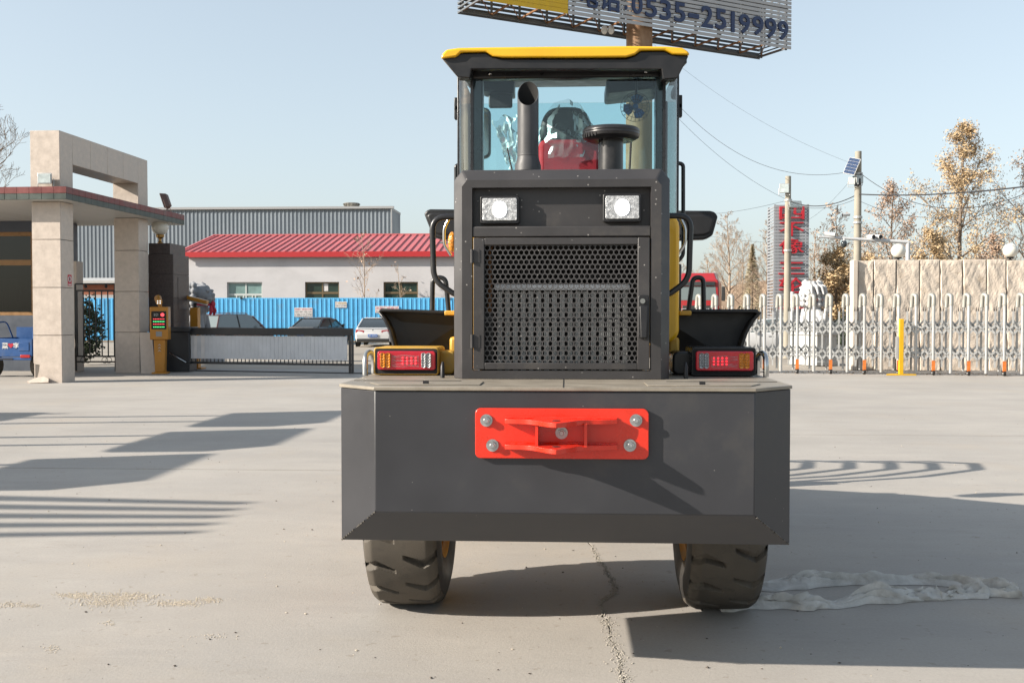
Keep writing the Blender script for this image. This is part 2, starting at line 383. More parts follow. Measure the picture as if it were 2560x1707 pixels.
    for sx in (-1, 1):
        MB().box(x(sx*(ew-.02))-.03, x(sx*(ew-.02))+.03, 5.45, 5.98, 1.42, 1.53).build('cover_skirt', g['dusty_yellow'], T, bevel=.015)
        lp = x(sx*(ew+.004))
        MB().tube(bend([(lp,5.40,2.26-.10),(lp+sx*.028,5.40,2.10),(lp+sx*.028,5.40,2.02),(lp-sx*.01,5.40,1.96)], .02), .008, 8).build('cover_latch', g['chrome'], eo, smooth=50)
    # --- grille door
    dT = (X(-op+.006), X(op-.006), zd0+.006, zd1-.004)
    ix0, ix1 = PX(1211,YH,760), PX(1594,YH,760); iz0, iz1 = PZ(907,YH), PZ(612,YH)
    yd = YH-.004
    d_ = MB()
    d_.box(dT[0], ix0, yd, yd+.03, dT[2], dT[3]); d_.box(ix1, dT[1], yd, yd+.03, dT[2], dT[3])
    d_.box(ix0+.0005, ix1-.0005, yd+.001, yd+.031, dT[2], iz0); d_.box(ix0+.0005, ix1-.0005, yd+.001, yd+.031, iz1, dT[3])
    door = d_.build('grille_door', g['frame_paint'], T, bevel=.003)
    # hexagon mesh
    hx = MB(); ncol = 29; pw = (ix1-ix0)/ncol; hr = pw/math.sqrt(3); ri = hr*.80; dy = 1.5*hr*1.05
    nrow = int((iz1-iz0)/dy)+2; ym = yd+.014
    for j in range(nrow):
        for i in range(-1, ncol+1):
            cx = ix0+pw*(i+.5+(.5 if j % 2 else 0)); cz = iz0+dy*j
            ang = [R(60*k+30) for k in range(6)]
            o_ = [(min(max(cx+hr*math.cos(a),ix0-.004),ix1+.004), min(max(cz+hr*math.sin(a),iz0-.004),iz1+.004)) for a in ang]
            n_ = [(min(max(cx+ri*math.cos(a),ix0-.004),ix1+.004), min(max(cz+ri*math.sin(a),iz0-.004),iz1+.004)) for a in ang]
            vs = [(p[0],ym,p[1]) for p in o_]+[(p[0],ym,p[1]) for p in n_]+[(p[0],ym+.0035,p[1]) for p in n_]
            hx.add(vs, [(k,(k+1)%6,(k+1)%6+6,k+6) for k in range(6)]+[(k+6,(k+1)%6+6,(k+1)%6+12,k+12) for k in range(6)])
    tag(hx.build('hexagon_mesh', g['mesh_paint_lit'], door), kind='stuff')
    MB().box(ix0, ix1, ym+.004, ym+.010, PZ(797,YH)-.003, PZ(797,YH)+.003).build('mesh_brace', g['black_paint'], door)
    # handle, hinges
    kx = PX(1608,YH,780); kz1, kz0 = PZ(738,YH), PZ(845,YH)
    MB().prism(rrect(kx-.024, kx+.024, kz0, kz1, .01), 'y', yd-.010, yd).build('handle_plate', g['black_plastic'], door, bevel=.003)
    MB().hexa([(kx-.014,yd-.034,kz0),(kx+.016,yd-.034,kz0),(kx+.016,yd-.012,kz0),(kx-.014,yd-.012,kz0)], [(kx-.020,yd-.024,kz1-.05),(kx+.022,yd-.024,kz1-.05),(kx+.022,yd-.010,kz1-.05),(kx-.020,yd-.010,kz1-.05)]).build('door_handle', g['black_plastic'], door, bevel=.006, seg=3)
    MB().cyl((kx-.004,yd-.010,kz1-.028),(kx-.004,yd-.017,kz1-.028), .012, n=18).build('lock', g['chrome'], door, smooth=40)
    for zz in (PZ(640,YH), PZ(853,YH)):
        hg = MB(); hg.cyl((dT[0]-.006,yd-.006,zz-.032),(dT[0]-.006,yd-.006,zz+.032), .0075, n=10); hg.box(dT[0]-.004,dT[0]+.030,yd-.003,yd-.0005,zz-.03,zz+.03)
        hg.build('hinge', g['frame_paint'], door, smooth=40)
    # --- radiator behind the mesh
    yr = YH+.10
    rad = MB().box(ix0-.04, ix1+.04, yr+.12, yr+.40, ZD+.015, zd1+.01).build('radiator', g['engine_dark'], T)
    ht = PZ(716,YH); hz = MB(); hz.prism(rrect(ix0+.035, ix1-.025, ht-.014, ht+.014, .009), 'y', yr+.06, yr+.10)
    hz.build('header_tank', g['header_metal'], rad, bevel=.003)
    n = 17; x0 = ix0+.05; px = (ix1-.02-x0)/n
    fin = None
    for k in range(n):
        if fin is None:
            f_ = MB(); 
            for q in range(5): f_.box(x0+q*.0046, x0+q*.0046+.0034, yr+.085+.004*(q%2), yr+.115, ZD+.02, ht-.018)
            fin = f_.build('radiator_fin', g['radiator_metal'], rad)
        else: again(fin, (px*k,0,0), rad)
    for k in range(24):
        xx = ix0+.06+k*(ix1-ix0-.09)/24
        MB().box(xx, xx+.009, yr+.06, yr+.09, ht+.02, zd1-.08).build('cooler_fin', g['engine_dark'], rad)
    MB().tube([(ix0+.012,yr+.05,ht-.12),(ix0+.016,yr+.05,ht+.02),(ix0+.01,yr+.06,zd1-.06),(ix0+.03,yr+.07,zd1-.02),(ix0+.14,yr+.07,zd1-.02)], .012, 8).build('wiring_loom', g['rust_brown'], rad, smooth=60)
    MB().box(ix0-.03, ix0+.030, yr+.07, yr+.10, ZD+.02, zd1).build('side_shroud', g['black_paint'], rad)
    # --- hood lamps
    for pxa, pxb, pya, pyb in ((1200,1299,489,559),(1507,1604,485,556)):
        a0, a1, c0, c1 = PX(pxa,YH+.02,520), PX(pxb,YH+.02,520), PZ(pyb,YH+.02), PZ(pya,YH+.02)
        L_ = MB().prism(rrect(a0,a1,c0,c1,.012), 'y', YH+.012, YH+.054).build('rear_work_lamp', g['black_plastic'], T, bevel=.004)
        MB().prism(rrect(a0+.012,a1-.012,c0+.014,c1-.012,.008), 'y', YH+.005, YH+.013).build('lens', g['lens_clear'], L_, bevel=.002)
        cx, cz = (a0+a1)/2, (c0+c1)/2
        for (dx, dz) in ((-.020,0),(.020,0),(-.012,.022),(.012,.022),(-.012,-.022),(.012,-.022),(0,.0)):
            MB().lathe([(.0001,-.0045),(.009,-.0035),(.013,0),(.013,.004)], (cx+dx, YH+.004, cz+dz), 'y', 14).build('led', g['led_white'], L_, smooth=60)
        MB().prism([(cx+.036*math.cos(R(15*k)),cz+.040*math.sin(R(15*k))) for k in range(24)], 'y', YH+.0035, YH+.0055).build('led_reflector', g['led_soft'], L_)
    # --- tail lamps
    def tail(pa, pb, pya, pyb, mir, body):
        Y0 = 5.10
        a0, a1, c0, c1 = PX(pa,Y0,900), PX(pb,Y0,900), ZD+.014, PZ(pya,Y0)
        t = MB().prism(rrect(a0,a1,c0,c1,.014), 'y', Y0, Y0+.27)
        tb = t.build('tail_lamp', body, T, bevel=.003)
        MB().prism(rrect(a0+.006,a1-.006,c0+.006,c1-.006,.010), 'y', Y0-.003, Y0+.01).build('lamp_gasket', g['matte_black'], tb)
        m_ = .026
        MB().prism(rrect(a0+m_-.006,a1-m_+.012,c0+.026,c1-.018,.012), 'y', Y0-.016, Y0).build('red_lens', g['lens_red'], tb, bevel=.004)
        wd = (a1-a0); 
        am = (a0+.034, a0+.034+wd*.165); cl = (a1-.034-wd*.155, a1-.034)
        if mir: am, cl = (a1-.034-wd*.165, a1-.034), (a0+.034, a0+.034+wd*.155)
        for (q0, q1), mt, nm in ((am,'lens_amber','amber_reflector'), (cl,'lens_clear','clear_reflector')):
            rr = MB().box(q0, q1, Y0-.0185, Y0-.015, c0+.040, c1-.030).build(nm, g[mt], tb, bevel=.001, seg=1)
            for i in range(2):
                for j in range(5):
                    cx, cz = q0+(q1-q0)*(i+.5)/2, c0+.040+(c1-c0-.070)*(j+.5)/5
                    MB().lathe([(.0001,-.001),(.006,-.004),(.0105,-.0075),(.012,-.001)], (cx,Y0-.0185,cz), 'y', 8).build('reflector_cup', g[mt], rr)
        s0, s1 = (am[1]+.05, am[1]+wd*.42) if not mir else (am[0]-wd*.42, am[0]-.05)
        for j in range(3):
            for i in range(4):
                cx, cz = s0+(s1-s0)*(i+.5)/4, c0+.052+(c1-c0-.10)*(j+.35)/2.6
                MB().ball((cx,Y0-.0165,cz), .0052, 8).build('led', g['led_red'], tb)
        rfx = (cl[0]-.038, cl[0]-.012) if not mir else (cl[1]+.012, cl[1]+.038)
        MB().box(rfx[0], rfx[1], Y0-.0172, Y0-.0155, c0+.052, c1-.045).build('reflex_patch', g['lens_red'], tb)
        fl = MB()     # wrinkles of the packing film over the lens
        for k in range(9):
            zz = c0+.045+(c1-c0-.08)*k/9+random.uniform(-.004,.004)
            fl.tube([(a0+.05+(wd-.1)*q/10, Y0-.0195, zz+.003*math.sin(q*1.3+k)) for q in range(2, 9)], .0007, 4)
        fl.build('film_wrinkle', g['film'], tb)
        return tb
    tail(935, 1096, 869, 947, False, g['dusty_yellow'])
    tail(1729, 1890, 868, 947, True, g['black_paint'])  # right housing black in place of yellow: the hood's shade is painted in
    # --- rear fenders: deep black shells with a flared outer edge
    for sx, pts in ((-1, ((1140,786),(1128,781),(955,775),(946,779),(963,800),(975,826),(984,862),(990,905))), (1, ((1699,783),(1712,777),(1888,777),(1900,783),(1882,802),(1866,830),(1853,868),(1846,905)))):
        Yf = 5.52
        pl = [at(px, py, Yf) for px, py in pts]
        sh = MB(); cen = Vector((x(sx*.75), Yf, 1.40))
        nsec = 5; vs = []
        for k in range(nsec+1):
            u = k/nsec
            for p in pl: vs.append((p.x+(x(sx*.72)-p.x)*.10*u*u, Yf+.78*u, p.z-.03*u-.05*u*u))
        m_ = len(pl); fs = [(k*m_+i, k*m_+i+1, (k+1)*m_+i+1, (k+1)*m_+i) for k in range(nsec) for i in range(m_-1)]
        sh.add(vs, fs); so_ = sh.build('fender', g['black_plastic'], T, smooth=50)
        md = so_.modifiers.new('thick', 'SOLIDIFY'); md.thickness = .018; md.offset = 0
        bk = MB(); vb = [(p.x, Yf+.10, p.z-.012) for p in pl[1:]] + [(x(sx*.52), Yf+.16, pl[-1].z), (x(sx*.52), Yf+.10, pl[0].z-.02)]
        bk.add(vb, [tuple(range(len(vb)))]); bo = bk.build('fender_liner', g['black_plastic'], so_)
        md = bo.modifiers.new('thick', 'SOLIDIFY'); md.thickness = .012
        q = at(1125 if sx < 0 else 1712, 783, Yf)
        MB().box(q.x-.03, q.x+.035, Yf-.01, Yf+.3, q.z-.012, q.z+.014).build('fender_bracket', g['dusty_yellow'], so_, bevel=.006)
        MB().prism(rrect(x(sx*.60)-.05, x(sx*.60)+.05, ZD+.012, ZD+.13, .03), 'y', 5.2, 5.4).build('deck_bracket', g['dusty_yellow'] if sx < 0 else g['black_paint'], T, bevel=.01)  # right bracket black in place of yellow, painted as shaded like its lamp
        # hood side rail, front fender loop, cab grab rail
        e0 = PX(1137 if sx < 0 else 1673, 5.02, 540); e1 = PX(1080 if sx < 0 else 1727, 5.02, 640)
        MB().tube(bend([(e0+(-sx)*.03,5.02,PZ(541,5.02)),(e1,5.02,PZ(541,5.02)),(e1-sx*.006,5.02,PZ(640,5.02)),(e1-sx*.008,5.02,PZ(700,5.02)),(e0+.0,5.02,PZ(736,5.02)),(e0-sx*.04,5.02,PZ(738,5.02))], .12, 7), .0145, 10).build('hood_rail', g['black_paint'], T, smooth=60)
        Yq = 7.4; l0, l1 = (1080, 1120) if sx < 0 else (1722, 1760)
        MB().tube(bend([at(l0 if sx < 0 else l1, 800, Yq), at((l0+2 if sx < 0 else l1-2), 694, Yq), at((l1-6 if sx < 0 else l0+10), 694, Yq), at(l1+4 if sx < 0 else l0-4, 800, Yq)], .10, 6), .018, 10).build('step_rail', g['black_paint'], T, smooth=60)
    Yq = 6.35
    MB().tube(bend([at(1690,408,Yq), at(1708,410,Yq), at(1708,640,Yq), at(1692,655,Yq)], .09), .0125, 10).build('cab_rail', g['black_paint'], T, smooth=60)
    MB().tube(bend([at(1147,412,Yq), at(1140,416,Yq), at(1140,640,Yq), at(1150,650,Yq)], .05), .0125, 10).build('cab_rail', g['black_paint'], T, smooth=60)
    # --- front lamp guards seen past the cab
    for pts in (((1060,534),(1068,525),(1076,523),(1175,524),(1175,602),(1100,597),(1083,592),(1070,560)), ((1660,526),(1775,527),(1787,530),(1795,541),(1782,588),(1770,595),(1760,598),(1660,602))):
        Yq = 7.9; P_ = [at(a, c_, Yq) for a, c_ in pts]
        gd = MB().prism([(p.x,p.z) for p in P_], 'y', Yq, Yq+.10, scale_b=1.02).build('front_lamp_guard', g['black_plastic'], T, bevel=.012)
        cx, cz = sum(p.x for p in P_)/8, sum(p.z for p in P_)/8
        MB().prism([(cx+(p.x-cx)*.76, cz+(p.z-cz)*.68) for p in P_], 'y', Yq-.012, Yq+.002, scale_b=1.12).build('guard_panel', g['black_plastic'], gd, bevel=.008)
    p_ = at(1131, 605, 7.6); tl_ = MB(); tl_.ball(p_, .07, 12, (.5,.5,1.1)); tl_.build('turn_lamp', g['lens_amber'], T, smooth=60)
    p_ = at(1120, 607, 7.6); MB().tube([p_+Vector((-.06,0,0)), p_+Vector((.2,0,0))], .008, 6).build('lamp_stalk', g['zinc'], T)
    # --- cab
    YR, YFc = 6.10, 7.25
    q = lambda px: PX(px, YR, 300)
    zb, zt = 1.95, PZ(160, YR)
    CXc = (q(1144)+q(1697))/2; chw = (q(1697)-q(1144))/2
    for px0, px1 in ((1181,1206),(1640,1660)):
        MB().box(q(px0), q(px1), YR+.02, YR+.13, zb, zt).build('rear_pillar', g['black_paint'], T, bevel=.01)
    for sx in (-1, 1):
        # curved corner glass + slim trims
        cg = MB(); rad_ = .085; cx, cy = CXc+sx*(chw-rad_), YR+rad_
        vs = []
        for k in range(9):
            a = R(90)*k/8; vs += [(cx+sx*rad_*math.sin(a), cy-rad_*math.cos(a), zb), (cx+sx*rad_*math.sin(a), cy-rad_*math.cos(a), zt)]
        cg.add(vs, [(2*k,2*k+2,2*k+3,2*k+1) for k in range(8)]); cg.build('corner_glass', g['cab_corner_glass'], T, smooth=60)
        MB().box(cx-.008, cx+.008, YR-.004, YR+.014, zb, zt).build('glass_trim', g['black_paint'], T)
        MB().box(CXc+sx*(chw+.004)-.008, CXc+sx*(chw+.004)+.008, YR+.09, YR+.13, zb, zt).build('side_pillar', g['black_paint'], T, bevel=.004)
        MB().box(CXc+sx*(chw-.02)-.028, CXc+sx*(chw-.02)+.028, YFc-.06, YFc, zb-.3, zt).build('front_pillar', g['black_paint'], T, bevel=.008)
        MB().box(CXc+sx*chw-.003, CXc+sx*chw+.003, YR+.13, YFc-.06, zb+.0, zt).build('side_glass', g['cab_glass'], T)
        MB().box(CXc+sx*chw-.02, CXc+sx*chw+.02, YR+.0, YFc, 1.62, zb).build('side_panel', g['black_paint'], T, bevel=.01)
        for zz in (PZ(247,YR), PZ(268,YR)):
            xx = CXc+sx*(chw+.022)
            MB().box(xx-.012, xx+.012, YR+.12, YR+.17, zz-.04, zz+.04).build('door_hinge', g['black_plastic'], T, bevel=.005)
    MB().box(q(1180), q(1660), YR+.005, YR+.010, zb, zt).build('rear_glass', g['cab_glass'], T)
    MB().box(CXc-chw+.03, CXc+chw-.03, YFc-.03, YFc-.024, zb-.3, zt).build('windshield', g['cab_glass'], T)
    MB().box(CXc-chw+.02, CXc+chw-.02, YR+.02, YFc-.02, 1.60, 1.64).build('cab_floor', g['black_paint'], T)
    MB().box(CXc-chw+.01, CXc+chw-.01, YR+.02, YR+.07, 1.62, zb+.10).build('rear_bulkhead', g['black_paint'], T)
    MB().box(CXc-chw+.03, CXc+chw-.03, YFc-.06, YFc-.01, 1.62, zb-.3).build('front_bulkhead', g['black_paint'], T)
    hdz = PZ(196, YR)
    MB().box(CXc-chw+.004, CXc+chw-.004, YR-.012, YR+.06, hdz, PZ(140,YR)).build('rear_header', g['black_paint'], T, bevel=.012)
    for sx in (-1, 1):
        MB().lathe([(.0001,-.006),(.009,-.004),(.011,0)], (CXc+sx*.46, YR-.013, hdz+.03), 'y', 12).build('header_bolt', g['chrome'], T, smooth=60)
        MB().hexa([(CXc+sx*(chw-.04)-.035,YR+.07,hdz+.02),(CXc+sx*(chw-.04)+.035,YR+.07,hdz+.02),(CXc+sx*(chw-.04)+.035,YFc,PZ(206,YFc)),(CXc+sx*(chw-.04)-.035,YFc,PZ(206,YFc))],[(CXc+sx*(chw-.04)-.035,YR+.07,PZ(150,YR)),(CXc+sx*(chw-.04)+.035,YR+.07,PZ(150,YR)),(CXc+sx*(chw-.04)+.035,YFc,PZ(196,YFc)),(CXc+sx*(chw-.04)-.035,YFc,PZ(196,YFc))]).build('side_header', g['black_paint'], T, bevel=.01)
    MB().box(CXc-chw+.05, CXc+chw-.05, YFc-.05, YFc, PZ(213,YFc), PZ(200,YFc)).build('front_header', g['black_paint'], T, bevel=.01)
    # roof
    Yr0, Yr1 = 5.93, 7.45
    def rp(pts): return [(PX(1080+a*.391,Yr0,c_*.391), PZ(c_*.391,Yr0,1080+a*.391)) for a, c_ in pts]
    top = [(55,376),(66,345),(92,318),(170,307),(400,303),(850,298),(1260,295),(1500,298),(1600,306),(1640,330),(1650,353),
           (1535,348),(1490,322),(1330,324),(1300,350),(1240,367),(850,370),(455,369),(385,360),(345,332),(185,336),(155,365)]
    slope = lambda mb: mb.xf(Matrix(((1,0,0,0),(0,1,0,0),(0,.115,1,-.115*Yr0),(0,0,0,1))))
    slope(MB().prism(rp(top), 'y', Yr0, Yr1, scale_b=1.02)).build('roof', g['yellow_paint'], T, bevel=.012, seg=3)
    und = [(62,372),(150,340),(186,340),(345,336),(385,366),(455,376),(1240,376),(1300,356),(1332,328),(1490,326),(1540,350),(1644,356),(1572,500),(1480,505),(1470,440),(250,440),(240,500),(160,490)]
    slope(MB().prism(rp(und), 'y', Yr0+.022, Yr0+.20)).build('roof_liner', g['black_plastic'], T, bevel=.006)
    zr_c = PZ(137,Yr0); slope(MB().box(CXc-chw-.05, CXc+chw+.05, Yr0+.21, Yr1-.05, zr_c-.03, zr_c)).build('headliner', g['black_plastic'], T)
    a_ = at(1535, 205, 6.9)
    MB().prism([(PX(1516,6.7,200),PZ(196,6.7)),(PX(1650,6.7,200),PZ(196,6.7)),(PX(1650,6.7,200),PZ(222,6.7)),(PX(1600,6.7,200),PZ(226,6.7)),(PX(1516,6.7,200),PZ(234,6.7))], 'y', 6.7, 7.1).build('ceiling_console', g['black_plastic'], T, bevel=.02)
    MB().prism([(PX(1206,7.0,200),PZ(196,7.0)),(PX(1285,7.0,200),PZ(196,7.0)),(PX(1285,7.0,200),PZ(232,7.0)),(PX(1206,7.0,200),PZ(225,7.0))], 'y', 7.0, 7.2).build('sun_visor', g['black_plastic'], T, bevel=.01)
    # interior mirror, outside mirror
    c0, c1 = at(1222,236,7.12), at(1281,270,7.12)
    MB().prism(rrect(c0.x,c1.x,c1.z,c0.z,.015), 'y', 7.10, 7.14).build('interior_mirror', g['black_plastic'], T, bevel=.006)
    c0, c1 = at(1196,270,8.0), at(1227,396,8.0)
    om = MB().prism(rrect(c0.x-.02,c1.x,c1.z,c0.z,.05), 'y', 7.98, 8.05).build('wing_mirror', g['black_plastic'], T, bevel=.015)
    MB().prism(rrect(c0.x-.005,c1.x-.015,c1.z+.015,c0.z-.015,.04), 'y', 7.972, 7.981).build('mirror_glass', g['chrome'], om)
    MB().tube([(c0.x-.02,8.0,c0.z-.05),(c0.x+.10,7.5,c0.z+.05)], .012, 8).build('mirror_arm', g['black_paint'], om)
    # seat with red back, dark headrest, packing film
    st = MB(); s0, s1 = at(1346,350,6.75), at(1502,352,6.75)
    st.prism(rrect(s0.x, s1.x, 1.9, s0.z, .05, 5), 'y', 6.72, 6.86); seat = st.build('seat_back', g['seat_red'], T, bevel=.03, seg=3)
    d0 = MB(); hc = at(1415,350,6.74); hwid = (PX(1482,6.74,300)-PX(1349,6.74,300))/2; hh = PZ(262,6.74)-hc.z
    poly = [(hc.x+hwid*math.copysign(abs(math.cos(R(a)))**.6, math.cos(R(a))), hc.z-.01+hh*max(0,math.sin(R(a)))**.75) for a in range(0, 181, 10)]
    d0.prism(poly, 'y', 6.74, 6.88); d0.build('headrest', g['seat_black'], T, bevel=.03, seg=3)
    rnd = random.Random(4)
    def film(name, fn, nu, nv):
        o = MB().grid(fn, nu, nv).build(name, g['film'], T, smooth=40); return o
    film('packing_film', lambda u, v_: (hc.x-hwid*1.12+2.24*hwid*u, 6.68+.03*noise.noise((u*9,v_*7,1))+.12*(2*u-1)**2, hc.z-.12+(hh+.14)*v_*(1-.55*abs(2*u-1)**2.5)+.012*noise.noise((u*12,v_*5,4))), 26, 18)
    e = [at(1230,300,6.5), at(1292,285,6.5), at(1296,425,6.5), at(1272,425,6.5)]
    film('packing_film', lambda u, v_: tuple((e[0]*(1-u)+e[1]*u)*(1-v_)+(e[3]*(1-u)+e[2]*u)*v_ + Vector((.02*noise.noise((u*4,v_*7,2)), .06*noise.noise((u*5,v_*6,7)), .03*noise.noise((u*3,v_*3,9))))), 14, 20)
    film('packing_film', lambda u, v_: (hc.x+hwid*(.3+1.25*u), 6.66+.05*noise.noise((u*6,v_*6,5)), hc.z-.03+hh*.95*v_*(1-u)**.8+.01*noise.noise((u*9,v_*9,3))), 16, 14)
    # small fan
    fc = at(1588, 268, 6.55); fr = .092
    cage = MB()
    for k in range(20):
        a = 2*PI*k/20; cage.tube([(fc.x+.015*math.cos(a),fc.y-.035,fc.z+.015*math.sin(a)),(fc.x+fr*.8*math.cos(a),fc.y-.035,fc.z+fr*.8*math.sin(a)),(fc.x+fr*math.cos(a),fc.y,fc.z+fr*math.sin(a)),(fc.x+fr*.75*math.cos(a),fc.y+.04,fc.z+fr*.75*math.sin(a))], .0012, 4)
    for rr_, yy in ((fr,0),(fr*.8,-.035),(fr*.45,-.035)):
        cage.tube([(fc.x+rr_*math.cos(2*PI*k/24),fc.y+yy,fc.z+rr_*math.sin(2*PI*k/24)) for k in range(25)], .0015, 4)
    fan = cage.build('fan_cage', g['black_plastic'], T)
    for a in (80, 200, 300):
        bl = [(fc.x+rr_*math.cos(R(a+t)), fc.y-.01+.02*math.sin(R(t)), fc.z+rr_*math.sin(R(a+t))) for rr_, t in ((.015,-20),(.045,-42),(.075,-30),(.080,0),(.070,30),(.045,40),(.015,20))]
        bo = MB().add(bl, [tuple(range(7))]).build('fan_blade', g['fan_blue'], fan); md = bo.modifiers.new('t','SOLIDIFY'); md.thickness = .003
    MB().lathe([(.0001,-.03),(.016,-.026),(.02,-.01),(.02,.03)], tuple(fc), 'y', 14).build('fan_hub', g['fan_blue'], fan, smooth=40)
    MB().tube([fc+Vector((0,.02,0)), fc+Vector((.01,.03,.12)), fc+Vector((.01,.03,.20))], .008, 8).build('fan_bracket', g['black_plastic'], fan)
    MB().tube([at(1578,345,5.9), at(1574,425,5.9)], .006, 8).build('wiper_arm', g['black_paint'], T)
    MB().tube([at(1268,370,5.98), at(1281,430,5.98)], .005, 6).build('wiper_arm', g['black_paint'], T)
    # --- exhaust and air pre-cleaner on the hood
    Ye = 5.45; ec = PX(1320,Ye,300); er = (PX(1347,Ye,300)-PX(1294,Ye,300))/2; zb_ = PZ(428,Ye); zl = PZ(268,Ye); zh = PZ(198,Ye)
    ex = MB(); n = 28; vs = []
    for rr_, lo in ((er,0),(er,1),(er*.93,1),(er*.93,0)):
        for k in range(n):
            a = 2*PI*k/n; sy = (1+math.sin(a))/2        # far side of the cut stands taller
            vs.append((ec+rr_*math.cos(a), Ye+rr_*math.sin(a), (zl+(zh-zl)*sy) if lo else zb_))
    ex.add(vs, [(r_*n+k, r_*n+(k+1)%n, (r_+1)*n+(k+1)%n, (r_+1)*n+k) for r_ in range(3) for k in range(n)], 0)
    ex.mi = [0]*(2*n)+[1]*n
    eo = ex.build('exhaust_pipe', [g['exhaust_paint'], g['soot']], T, smooth=50)
    MB().lathe([(er*1.25,0),(er*1.22,.03),(er*1.06,.06),(er*1.02,.075)], (ec,Ye,zb_), n=28).build('exhaust_collar', g['exhaust_paint'], eo, smooth=50)
    MB().lathe([(er*1.0,0),(er*1.012,.002),(er*1.012,.006),(er,.008)], (ec,Ye,zb_+.078), n=28).build('exhaust_seam', g['exhaust_paint'], eo, smooth=50)
    Yp = 5.5; pc = PX(1527,Yp,330); pr = (PX(1559,Yp,400)-PX(1497,Yp,400))/2; cr = (PX(1597,Yp,330)-PX(1452,Yp,330))/2; z0 = PZ(430,Yp); zc = PZ(349,Yp)
    po = MB().cyl((pc,Yp,z0),(pc,Yp,zc+.01), pr, n=28).build('air_intake_pipe', g['black_paint'], T, smooth=50)
    MB().lathe([(pr,.0),(cr*.80,-.004),(cr*.97,.012),(cr,.026),(cr*.985,.030),(cr*.985,.036),(cr,.040),(cr*.985,.052),(cr*.93,.060),(cr*.5,.068),(.0001,.07)], (pc,Yp,zc-.006), n=40).build('pre_cleaner_cap', g['black_paint'], po, smooth=40)
    for k in range(6):
        a = R(196+k*8); MB().box(-.004,.004,-.002,.002,-.010,.010).xf(Matrix.Translation((pc+cr*.990*math.cos(a), Yp+cr*.990*math.sin(a), zc+.008)) @ Matrix.Rotation(a+PI/2,4,'Z')).build('vent_slot', g['matte_black'], po)
    # --- wheels: built once, shared
    Rw, Ww = .56, .39
    def tread():
        b = MB(); NA, NL = 760, 60
        prof = []
        for j in range(NL+1):
            u = 2*j/NL-1; au = abs(u)
            r_ = Rw - .008*au**2 - (.030*((au-.74)/.26)**1.3 if au > .74 else 0) - (.018*((au-.94)/.06)**2 if au > .94 else 0)
            prof.append((u, r_))
        for i in range(NA):
            a = 2*PI*i/NA
            for j, (u, r_) in enumerate(prof):
                d = 0
                per = 2*PI/19
                for side in (-1, 1):
                    ph = ((a + (per/2 if side > 0 else 0)) % per)/per      # 0..1 within one lug
                    us = u*side                                              # 1 at that shoulder
                    if us > .12:
                        cen = .40+.20*side*(us-.12)/.53*1.2 if us < .65 else .40+.24*side-.22*side*(us-.65)/.35
                        wd_ = .07+.07*min(1,(us-.12)/.53)
                        d = max(d, .036*max(0, min(1, (wd_-abs(ph-cen))/.03, (us-.12)/.04)))
                b.v.append((u*Ww/2, (r_-d)*math.cos(a), (r_-d)*math.sin(a)))
        m_ = NL+1
        for i in range(NA):
            for j in range(NL): b.f.append((i*m_+j, i*m_+j+1, ((i+1)%NA)*m_+j+1, ((i+1)%NA)*m_+j)); b.mi.append(0)
        nt0 = len(b.f)
        for sx in (-1, 1):
            b.lathe([(Rw-.056, sx*Ww/2),(Rw-.10, sx*(Ww/2+.012)),(Rw-.16, sx*(Ww/2+.014)),(Rw-.24, sx*(Ww/2-.012)),(Rw-.27, sx*(Ww/2-.04))], (0,0,0), 'x', 88, mi=1)
        return b
    tm = tread().mesh('tyre', 40)
    rm = MB()
    rm.lathe([(.30,-.19),(.29,-.17),(.27,-.16),(.265,.12),(.29,.17),(.30,.19)], ax='x', n=40)
    rm.lathe([(.27,.05),(.20,.07),(.15,.10),(.14,.13),(.0001,.135)], ax='x', n=40)
    for k in range(8): rm.cyl((.07,.185*math.cos(k*PI/4),.185*math.sin(k*PI/4)),(.10,.185*math.cos(k*PI/4),.185*math.sin(k*PI/4)), .016, n=6)
    rm = rm.mesh('rim', 40)
    for sx in (-1, 1):
        for Yw in (5.85, 8.15):
            mw = Matrix.Translation((x(sx*.866), Yw, Rw-.004)) @ Matrix.Rotation(0 if sx > 0 else PI, 4, 'Z') @ Matrix.Rotation(R(5 if sx > 0 else 11), 4, 'X')
            if not tm.materials: tm.materials.append(g['rubber']); tm.materials.append(g['rubber_side']); rm.materials.append(g['rim_paint'])
            wo = place(bpy.data.objects.new('wheel_hub', rm), mw, T); wo.name = 'wheel'
            WM[wo.name] = mw
            place(bpy.data.objects.new('tyre', tm), mw, wo)
    # --- chassis, boom and tined fork in front
    MB().box(x(-.40),x(.40),5.3,7.0,.75,1.30).build('rear_chassis', g['dusty_yellow'], T, bevel=.02)
    for Yw in (5.85, 8.15): MB().cyl((x(-.7),Yw,Rw),(x(.7),Yw,Rw), .11, n=14).build('axle', g['dusty_yellow'], T, smooth=40)
    MB().box(x(-.34),x(.34),7.0,8.7,.65,1.35).build('front_chassis', g['dusty_yellow'], T, bevel=.02)
    for sx in (-1, 1):
        MB().prism([(7.3,1.75),(7.6,1.9),(8.6,1.35),(9.6,.55),(9.45,.45),(8.5,1.1),(7.4,1.55)], 'x', x(sx*.42)-.03, x(sx*.42)+.03).build('boom_arm', g['yellow_paint'], T, bevel=.01)
        MB().box(x(sx*.85)-.2, x(sx*.85)+.2, 7.75, 8.6, 1.16, 1.20).build('front_fender', g['black_plastic'], T, bevel=.01)
    MB().box(x(-.95),x(.95),9.50,9.58,.25,.85).build('fork_carriage', g['yellow_paint'], T, bevel=.01)
    for k in range(5):
        xx = x(-.9+.45*k)
        MB().tube([(xx,9.55,.28),(xx,10.0,.18),(xx,10.6,.14)], [.03,.026,.01], 8).build('fork_tine', g['black_paint'], T, smooth=60)
